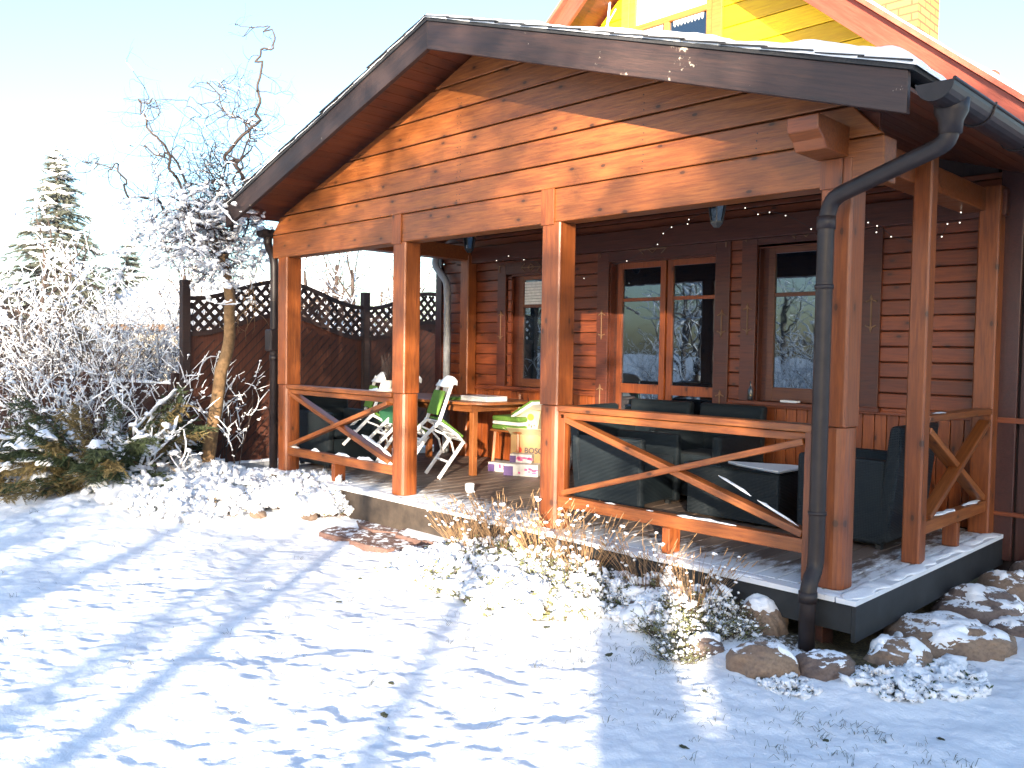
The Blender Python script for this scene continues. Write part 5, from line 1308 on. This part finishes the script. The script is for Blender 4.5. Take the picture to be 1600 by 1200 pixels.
for i, (x, y, s, l) in enumerate([(-6.45, -.75, 1.0, 'dry grass tuft left of the willow trunk'), (-7.75, -2.1, 1.0, 'dry grass tuft under the evergreen bough'), (-7.1, -2.0, .9, 'dry grass tuft at the front of the left bed'), (-8.6, -2.1, .9, 'dry grass tuft nearest the left edge')]):
    M = Matrix.Translation((x, y, float(gz(x, y)))) @ Matrix.Rotation(i*1.9, 4, 'Z') @ Matrix.Scale(s, 4)
    if i == 0: tf.matrix_basis = M; tf['label'] = l
    else: copy_tree(tf, M)['label'] = l

# ------------------------------------------------------------------ stones
def rock(x, y, sx, sy, sz, seed, label, mt=STONE, rz=0, dz=0, group='field stones along the edge of the deck'):
    V, Fc = ico(4); n = fbm(V[:, 0]*1.3+seed, V[:, 1]*1.3+V[:, 2], 3, seed)*.16 + fbm(V[:, 0]*5+seed, V[:, 1]*5+V[:, 2]*4, 3, seed+9)*.03; V = V*(1+n)[:, None]
    V = np.sign(V)*np.abs(V)**.85*np.array([sx, sy, sz]); m = MB(); m.add(V, [tuple(q) for q in Fc]); M = Matrix.Translation((x, y, float(gz(x, y, False))+dz)) @ Matrix.Rotation(rz, 4, 'Z'); m.v[0] = np.array([tuple(M @ Vector(q)) for q in m.v[0]])
    o = m.build('field_stone', mt, None, smooth=True, M=M); tag(o, label, 'stone', group)
    nr = V/np.array([sx, sy, sz])**2; nr /= np.linalg.norm(nr, axis=1)[:, None]; k_ = nr[:, 2]-1.0+.5*fbm(V[:, 0]*9+seed, V[:, 1]*9, 4, seed+5); cov = np.clip(k_/.22, -1, 1)
    VV = V+np.array([0, 0, 1.])*(np.clip(cov, 0, 1)**.6*.022-.004)[:, None]; fc = [tuple(q) for q in Fc if (k_[q] > -.03).sum() >= 2]
    if fc: m = MB(); m.add(VV @ np.array(M.to_3x3()).T + np.array(M.translation), fc); m.build('snow', SNOW, o, smooth=True)
    return o
rock(-.62, -.40, .22, .15, .13, 3, 'dark snow streaked stone under the crossed braces', rz=.3)
rock(-.86, -.30, .16, .13, .13, 13, 'small dark stone behind the snowy thyme', rz=.8)
rock(-.12, -.10, .15, .12, .14, 4, 'yellow sunlit rounded stone just left of the downpipe', STONE2, dz=.02)
rock(.17, -.60, .17, .12, .12, 5, 'pointed stone in front of the downpipe foot', STONE2, .5)
rock(-.18, -.62, .11, .08, .07, 6, 'small snow capped stone in the strip of light', STONE, 1.1)
rock(.42, -.40, .15, .12, .09, 15, 'frosted stone under the deck corner', STONE, 1.1)
rock(.62, .05, .19, .17, .13, 7, 'brown stone beside the front corner of the deck', STONE2, .2)
rock(.70, .60, .34, .28, .15, 8, 'broad flat boulder along the side of the deck', STONE2, .6, .0)
rock(.64, 1.35, .28, .24, .16, 9, 'dark boulder behind the broad flat one', STONE, .1)
rock(.66, 1.95, .2, .2, .15, 10, 'rounded stone near the house corner', STONE2, .8, .03)
rock(.72, 2.45, .2, .18, .17, 11, 'rearmost stone against the house corner', STONE, .8, .03)
rock(.95, 1.2, .2, .16, .09, 12, 'low stone half buried in snow right of the boulders', STONE, .4, -.02)
rock(-4.35, -.02, .09, .07, .09, 21, 'small upright stone at the end of the snowy bushes', STONE2, .4, .0, 'stones edging the left bed')
for i, (x, y) in enumerate([(-5.05, -.72), (-5.45, -.92), (-5.85, -1.15), (-6.15, -1.5), (-4.62, -.42)]):
    rock(x, y, .10, .07, .06, 30+i, ['brown edging stone nearest the steps but one', 'brown edging stone in the middle of the bed edge', 'brown edging stone under a thick snow cap', 'brown edging stone farthest left', 'brown edging stone nearest the flagstones'][i], STONE2, i*.8, .0, 'stones edging the left bed')
# evergreen creeping plant over the stones at the right
LC = 'low evergreen cushion poking through snow by the deck corner'
protoC = [clump(95, .20, .10, 170, 'creeping_evergreen', LC, 'plant', 'creeping evergreens by the deck corner', leaf=FIR, blob=.02, bd=2.6, leafn=12, leaf_l=.028)]
place(protoC, [(.84, -.06, .9, 0), (.72, -.32, .7, 0), (.35, -.68, .5, 0)], LC)
# flagstones before the steps
def flag(x, y, r, seed, label, sn=False, dz=.0):
    dz += .022; r *= 1.12
    g_ = np.random.default_rng(seed); k = 9; P = []
    for i in range(k): a = 2*math.pi*i/k; q = r*(.8+.35*g_.random()); P.append((x+math.cos(a)*q*1.25, y+math.sin(a)*q*.9))
    z = -.325+dz; m = MB(); m.prism(P, 'z', z-.05, z+.012); o = m.build('flagstone', PAVE, None, bevel=.012); tag(o, label, 'flagstone', 'red brown flagstones before the porch opening')
    if sn:
        m = MB(); m.prism([(x+(a-x)*.86, y+(b-y)*.86) for a, b in P], 'z', z+.012, z+.024); m.build('snow', SNOW, o, bevel=.009)
flag(-3.2, .02, .33, 1, 'largest flagstone with a smooth snow sheet under the deck edge', True, .04)
flag(-3.85, -.05, .28, 2, 'bare red flagstone beside the snowy bushes', dz=.02)
flag(-3.45, -.42, .26, 3, 'flagstone in front of the snow covered one', dz=.01)
flag(-3.95, -.45, .2, 4, 'small flagstone at the lawn edge', dz=.0)
flag(-2.95, -.42, .2, 5, 'right flagstone against the thyme bed', dz=.01)
# a scatter of blades and leaf bits poking through the snow
g_ = np.random.default_rng(12); m = MB()
def blade(x, y, l, t):
    z = float(gz(x, y)); a = g_.random()*6.28; d = g_.random()*1.1+.2
    m.tube([(x, y, z-.004), (x+math.cos(a)*l*d*.5, y+math.sin(a)*l*d*.5, z+l*.5), (x+math.cos(a)*l*d, y+math.sin(a)*l*d, z+l*(.8-.45*d))], [t, t*.8, t*.4], 3)
for i in range(1000):
    s = g_.random()
    if s < .62: x = -1.6+3.1*g_.random(); y = -.75-.9*g_.random()**1.6-.12*x
    elif s < .8: x = -2+3.4*g_.random(); y = -3.2+2.6*g_.random()
    else: x = -7+6*g_.random(); y = -3.6+3.0*g_.random()
    if vnoise(np.array(x*2.5), np.array(y*2.5), 8) < -.05 and g_.random() < .75: continue
    if g_.random() < .18:
        for k in range(4): blade(x+g_.normal(0, .012), y+g_.normal(0, .012), .02+.04*g_.random(), .0013)
    else: blade(x, y, .015+.03*g_.random(), .0011)
tag(m.build('grass', GRASSD), 'thin dark grass blades poking through the snow of the lawn', 'grass', kind='stuff')
m = MB(); P = []
for (x, y) in [(.36, -1.62), (1.1, -.72), (-1.0, -2.15), (-.72, -2.4), (-2.3, -1.6), (-2.65, -1.2), (-.55, -1.0), (-1.9, -1.1), (.75, -1.1), (.1, -1.05), (-1.35, -.98), (-1.05, -.95)]: P.append((x, y, float(gz(x, y))))
m.inst(BLOB[1][0]*np.array([1, 1, .5]), BLOB[1][1], np.array(P), .012+.010*g_.random(len(P)), g_)
tag(m.build('leaf_litter', GRASSD), 'dark bits of leaf lying in small hollows of the lawn snow', 'leaves', kind='stuff')

# ------------------------------------------------------------------ beyond the fence
def branch_tree(x, y, h, seed, label, group, mt=TWIG, crown=.4, lev=3, nb=6, r=.11, snow=0, spread=.75, name='bare_tree', cat='tree', lean=(0, 0), k=1.0, z=None, leaves=0):
    z = float(gz(x, y, False))-.1 if z is None else z; E_ = empty(name, (x, y, z), label, cat, group); P = Plant(seed); g_ = np.random.default_rng(seed+7)
    P.grow((x, y, z), (lean[0], lean[1], 1), h*.72, r, 0, curl=.08, up=.4, wig=.12, taper=.45, step=h/22)
    T, rr, _ = P.limbs[0]; n = len(T)
    for i in range(nb+4):
        t = crown+(1-crown)*(i+g_.random())/(nb+4); j = min(n-1, int(t*n)); a = g_.random()*6.28
        P.grow(T[j], (math.cos(a), math.sin(a), .5+.9*t), h*(.52-.22*t)*k, rr[j]*.55, lev-1, curl=.22, nb=nb, ratio=.52, spread=spread, up=.18, kids_from=.22, step=h*.03)
    P.bark(7).build('branches', mt, E_, smooth=True)
    if leaves:
        ends = [q[0] for q in P.limbs if q[2] <= 1]; m = MB(); T = np.array([(-.5, -.35, 0), (.5, -.35, 0), (.5, .35, 0), (-.5, .35, 0)]); pp = []
        for q in ends:
            if g_.random() < leaves: c_ = q[int(len(q)*.6)]; pp += [c_+g_.normal(0, .13, 3) for _ in range(16)]
        pp = np.array(pp); m.inst(T, np.array([(0, 1, 2, 3)]), pp, .055+.03*g_.random(len(pp)), g_, tilt=1.2); m.build('leaves', DRYST, E_)
    if snow: P.snow(snow, .012*h/4, lump=.6).build('snow', SNOW, E_, smooth=True)
    return E_
GB = 'snowy bare trees beyond the fence'
bt = branch_tree(-15.8, 7.8, 5.2, 31, 'snowy bare tree seen between the first two posts above the fence', GB, lev=3, nb=6, crown=.12, snow=.55, r=.09)
for (x, y, s, rz, l) in [(-12.4, 7.0, .8, 1.2, 'frosty bare tree behind the second post'), (-18.9, 8.9, 1.1, 2.4, 'bare tree with pale twigs above the lattice fence'), (-16.5, .6, .95, 4.0, 'bare bushy tree behind the plank fence left of the willow'), (-19.5, 5.0, 1.0, 5.2, 'bare tree behind the willow crown, low over the fence'), (-14.5, 3.6, .8, 3.1, 'snowy tree tops directly behind the lattice fence'), (-15.5, -2.2, .8, 3.9, 'snowy bare tree at the left edge behind the shrubs'), (-13.8, 5.2, .85, .4, 'low bare tree over the fence at the first post'), (-14.2, 9.5, .9, 2.0, 'bare tree nearest the house wall beyond the fence')]:
    copy_tree(bt, Matrix.Translation((x, y, -.4)) @ Matrix.Rotation(rz, 4, 'Z') @ Matrix.Scale(s, 4))['label'] = l
nh = empty('neighbour_house', (-24, 7, -.4), 'pale neighbouring house with a snow covered roof behind the fence', 'house')
Mn = Matrix.Translation((-24, 8.4, -.4)) @ Matrix.Rotation(R(25), 4, 'Z')
m = MB(); m.obox(Mn, (-3.5, -2.5, 0), (3.5, 2.5, 2.4)); m.build('wall', PLASTER, nh)
m = MB(); 
vs = [tuple(Mn @ Vector(p)) for p in [(-3.9, -3, 2.3), (3.9, -3, 2.3), (3.9, 0, 3.7), (-3.9, 0, 3.7), (-3.9, 3, 2.3), (3.9, 3, 2.3), (-3.9, -3, 2.15), (3.9, -3, 2.15), (3.9, 0, 3.5), (-3.9, 0, 3.5), (-3.9, 3, 2.15), (3.9, 3, 2.15)]]
m.add(vs, [(0,1,2,3), (3,2,5,4), (6,9,8,7), (9,10,11,8), (0,6,7,1), (4,5,11,10), (1,7,8,2), (2,8,11,5), (0,3,9,6), (3,4,10,9)]); rr_ = m.build('roof', SHED, nh)
m = MB(); vs = [tuple(Mn @ Vector(p)) for p in [(-3.85, -2.95, 2.34), (3.85, -2.95, 2.34), (3.85, 0, 3.72), (-3.85, 0, 3.72), (-3.85, 2.95, 2.34), (3.85, 2.95, 2.34), (-3.85, -2.95, 2.46), (3.85, -2.95, 2.46), (3.85, 0, 3.86), (-3.85, 0, 3.86), (-3.85, 2.95, 2.46), (3.85, 2.95, 2.46)]]
m.add(vs, [(6,7,8,9), (9,8,11,10), (0,1,7,6), (4,10,11,5), (1,2,8,7), (2,5,11,8), (0,6,9,3), (3,9,10,4)]); m.build('roof_snow', SNOW, rr_, bevel=.03)
# distant hedge woods in every direction: copies of one snowy tree, small
GW = 'far snowy trees round the gardens'
g_ = np.random.default_rng(99); LW = 'far pale snowy tree on the horizon behind the gardens'
for i in range(46):
    a = 2*math.pi*i/46+g_.normal(0, .03); d = 45+25*g_.random(); x, y = 2+d*math.cos(a), -4+d*math.sin(a)
    o = copy_tree(bt, Matrix.Translation((x, y, -.6)) @ Matrix.Rotation(g_.random()*6, 4, 'Z') @ Matrix.Scale(1.3+.7*g_.random(), 4)); o['label'] = LW; o['group'] = GW

# ------------------------------------------------------------------ the garden behind the camera (shades the lawn, mirrored in the windows)
RX, RY = .768, .64
def pst(s, t): return (2.3775+RX*s+.64*t, -4.6794+RY*s-.768*t)
GS = 'tall bare trees on the sunny side of the lawn'
SHT = [(-1.95, 9.0, 8.0, 41, .10, .36, 'bare tree with a straight trunk nearest the lawn'), (-3.42, 11.5, 8.6, 42, .125, .34, 'bare tree with a thick trunk left of the straight one'), (-1.05, 12.0, 8.4, 44, .085, .42, 'bare tree behind the added shade screen')]
for (s, t, h, sd, r, cr, l) in SHT:
    x, y = pst(s, t); branch_tree(x, y, h, sd, l, GS, mt=BARK, crown=cr, lev=3, nb=6, r=r, snow=.16, k=.8, leaves=.6)
ob = sorted([o for o in bpy.data.objects if o.get('group') == GS], key=lambda o: o.name)
for (s, t, k, sc_, rz, l) in [(-2.42, 13.0, 0, .95, 2.0, 'slim bare tree between the two nearest ones'), (.9, 12.5, 2, .92, 1.0, 'bare tree in front of the added unseen house'), (-5.6, 13, 1, 1.0, 2.2, 'bare tree at the far end of the row'), (1.9, 12.0, 0, .9, 4.0, 'small bare tree beside the added unseen house'), (1.3, 10.0, 2, .85, 5.5, 'young bare tree just behind the added shade screen'), (-4.5, 11.0, 2, .9, 3.5, 'bare tree with brown leaves opposite the willow'), (-5.1, 9.0, 0, .8, .6, 'lower bare tree opposite the left bed'), (-6.4, 10.5, 1, .85, 1.4, 'broad bare tree opposite the snowy shrubs'), (-7.3, 12.0, 0, .95, 3.0, 'last bare tree at the end of the row')]:
    x, y = pst(s, t); c = copy_tree(ob[k], Matrix.Translation((x, y, -.45)) @ Matrix.Rotation(rz, 4, 'Z') @ Matrix.Scale(sc_, 4)); c['label'] = l
sc_e = empty('added_shade_screen', (*pst(.7, 7), -.35), 'unseen brown plank screen added to shade the lawn, its narrow gap letting through a strip of light', 'fence')  # unseen screen added to block the sun; its gap shapes the light strip
for (a, b, zt) in ((.035, .47, 2.12), (.47, .63, 1.42), (.63, 1.32, 2.12)):
    p, q = pst(a, 7.0), pst(b, 7.0); m = MB(); n = max(1, int((b-a)/.115)); 
    for i in range(n):
        u0, u1 = pst(a+(b-a)*i/n, 7.0), pst(a+(b-a)*(i+1)/n, 7.0); m.bar((u0[0], u0[1], (zt-.4)/2), (u1[0], u1[1], (zt-.4)/2), .022, zt+.4)
    m.build('planks', SHED, sc_e)
for a in (.08, .43, .67, 1.28): p = pst(a, 7.05); beam('shade_screen_post', (p[0], p[1], -.5), (p[0], p[1], 2.0 if a != 9 else 1.4), .08, .08, SHED, sc_e)
# unseen house, added and sized to shade the right end of the porch
hs = empty('neighbour_house', (*pst(5.7, 17), -.4), 'unseen plastered house with snowy roof added to shade the right end of the porch', 'house')
th = math.atan2(RY, RX); x0, y0 = pst(1.02, 14.0); Mh = Matrix.Translation((x0, y0, -.4)) @ Matrix.Rotation(th, 4, 'Z')
m = MB(); m.obox(Mh, (0, -8, 0), (11, 0, 6.3)); m.build('wall', PLASTER, hs)
m = MB(); v = [tuple(Mh @ Vector(p)) for p in [(-.0, .3, 6.3), (11.3, .3, 6.3), (11.3, -4, 7.2), (-.0, -4, 7.2), (-.0, -8.3, 6.3), (11.3, -8.3, 6.3), (-.0, .3, 6.45), (11.3, .3, 6.45), (11.3, -4, 7.35), (-.0, -4, 7.35), (-.0, -8.3, 6.45), (11.3, -8.3, 6.45)]]
m.add(v, [(6,7,8,9), (9,8,11,10), (0,3,2,1), (3,4,5,2), (0,1,7,6), (4,10,11,5), (0,6,9,3), (3,9,10,4), (1,2,8,7), (2,5,11,8)]); m.build('roof', SNOW, hs)
for x in (2, 5, 8):
    for z in (1.0, 3.8):
        m = MB(); m.obox(Mh, (x, .0, z), (x+1.1, .03, z+1.4)); m.build('window', GLASS, hs)
# hedge of bare shrubs and trees mirrored in the panes
GH = 'bare snowy shrubs along the far side of the lawn'
hb = shrub(-6.0, -8.5, 2.4, 34, 71, 'bare snowy shrub in the middle of the far hedge', 'shrub', GH, .4, lev=2, nb=5, dens=.6, r=.010)
for i in range(16):
    x = -16+1.15*i+.3*math.sin(i*3); y = -9.6-1.2*math.sin(i*1.7)-(.15*(i-8)); 
    copy_tree(hb, Matrix.Translation((x, y, -.35)) @ Matrix.Rotation(i*1.3, 4, 'Z') @ Matrix.Scale(.8+.15*math.sin(i*2.1), 4))['label'] = 'bare snowy shrub in the hedge across the lawn, seen in the panes'
for i, (x, y, s) in enumerate([(-8, -13, 1.0), (-12, -12, 1.1), (-5, -15, 1.2), (-15, -16, 1.2), (-10, -19, 1.3)]):
    c = copy_tree(bt, Matrix.Translation((x, y, -.4)) @ Matrix.Rotation(i*1.1, 4, 'Z') @ Matrix.Scale(s, 4)); c['label'] = 'bare tree behind the hedge across the lawn, mirrored in the panes'; c['group'] = 'trees behind the far hedge'
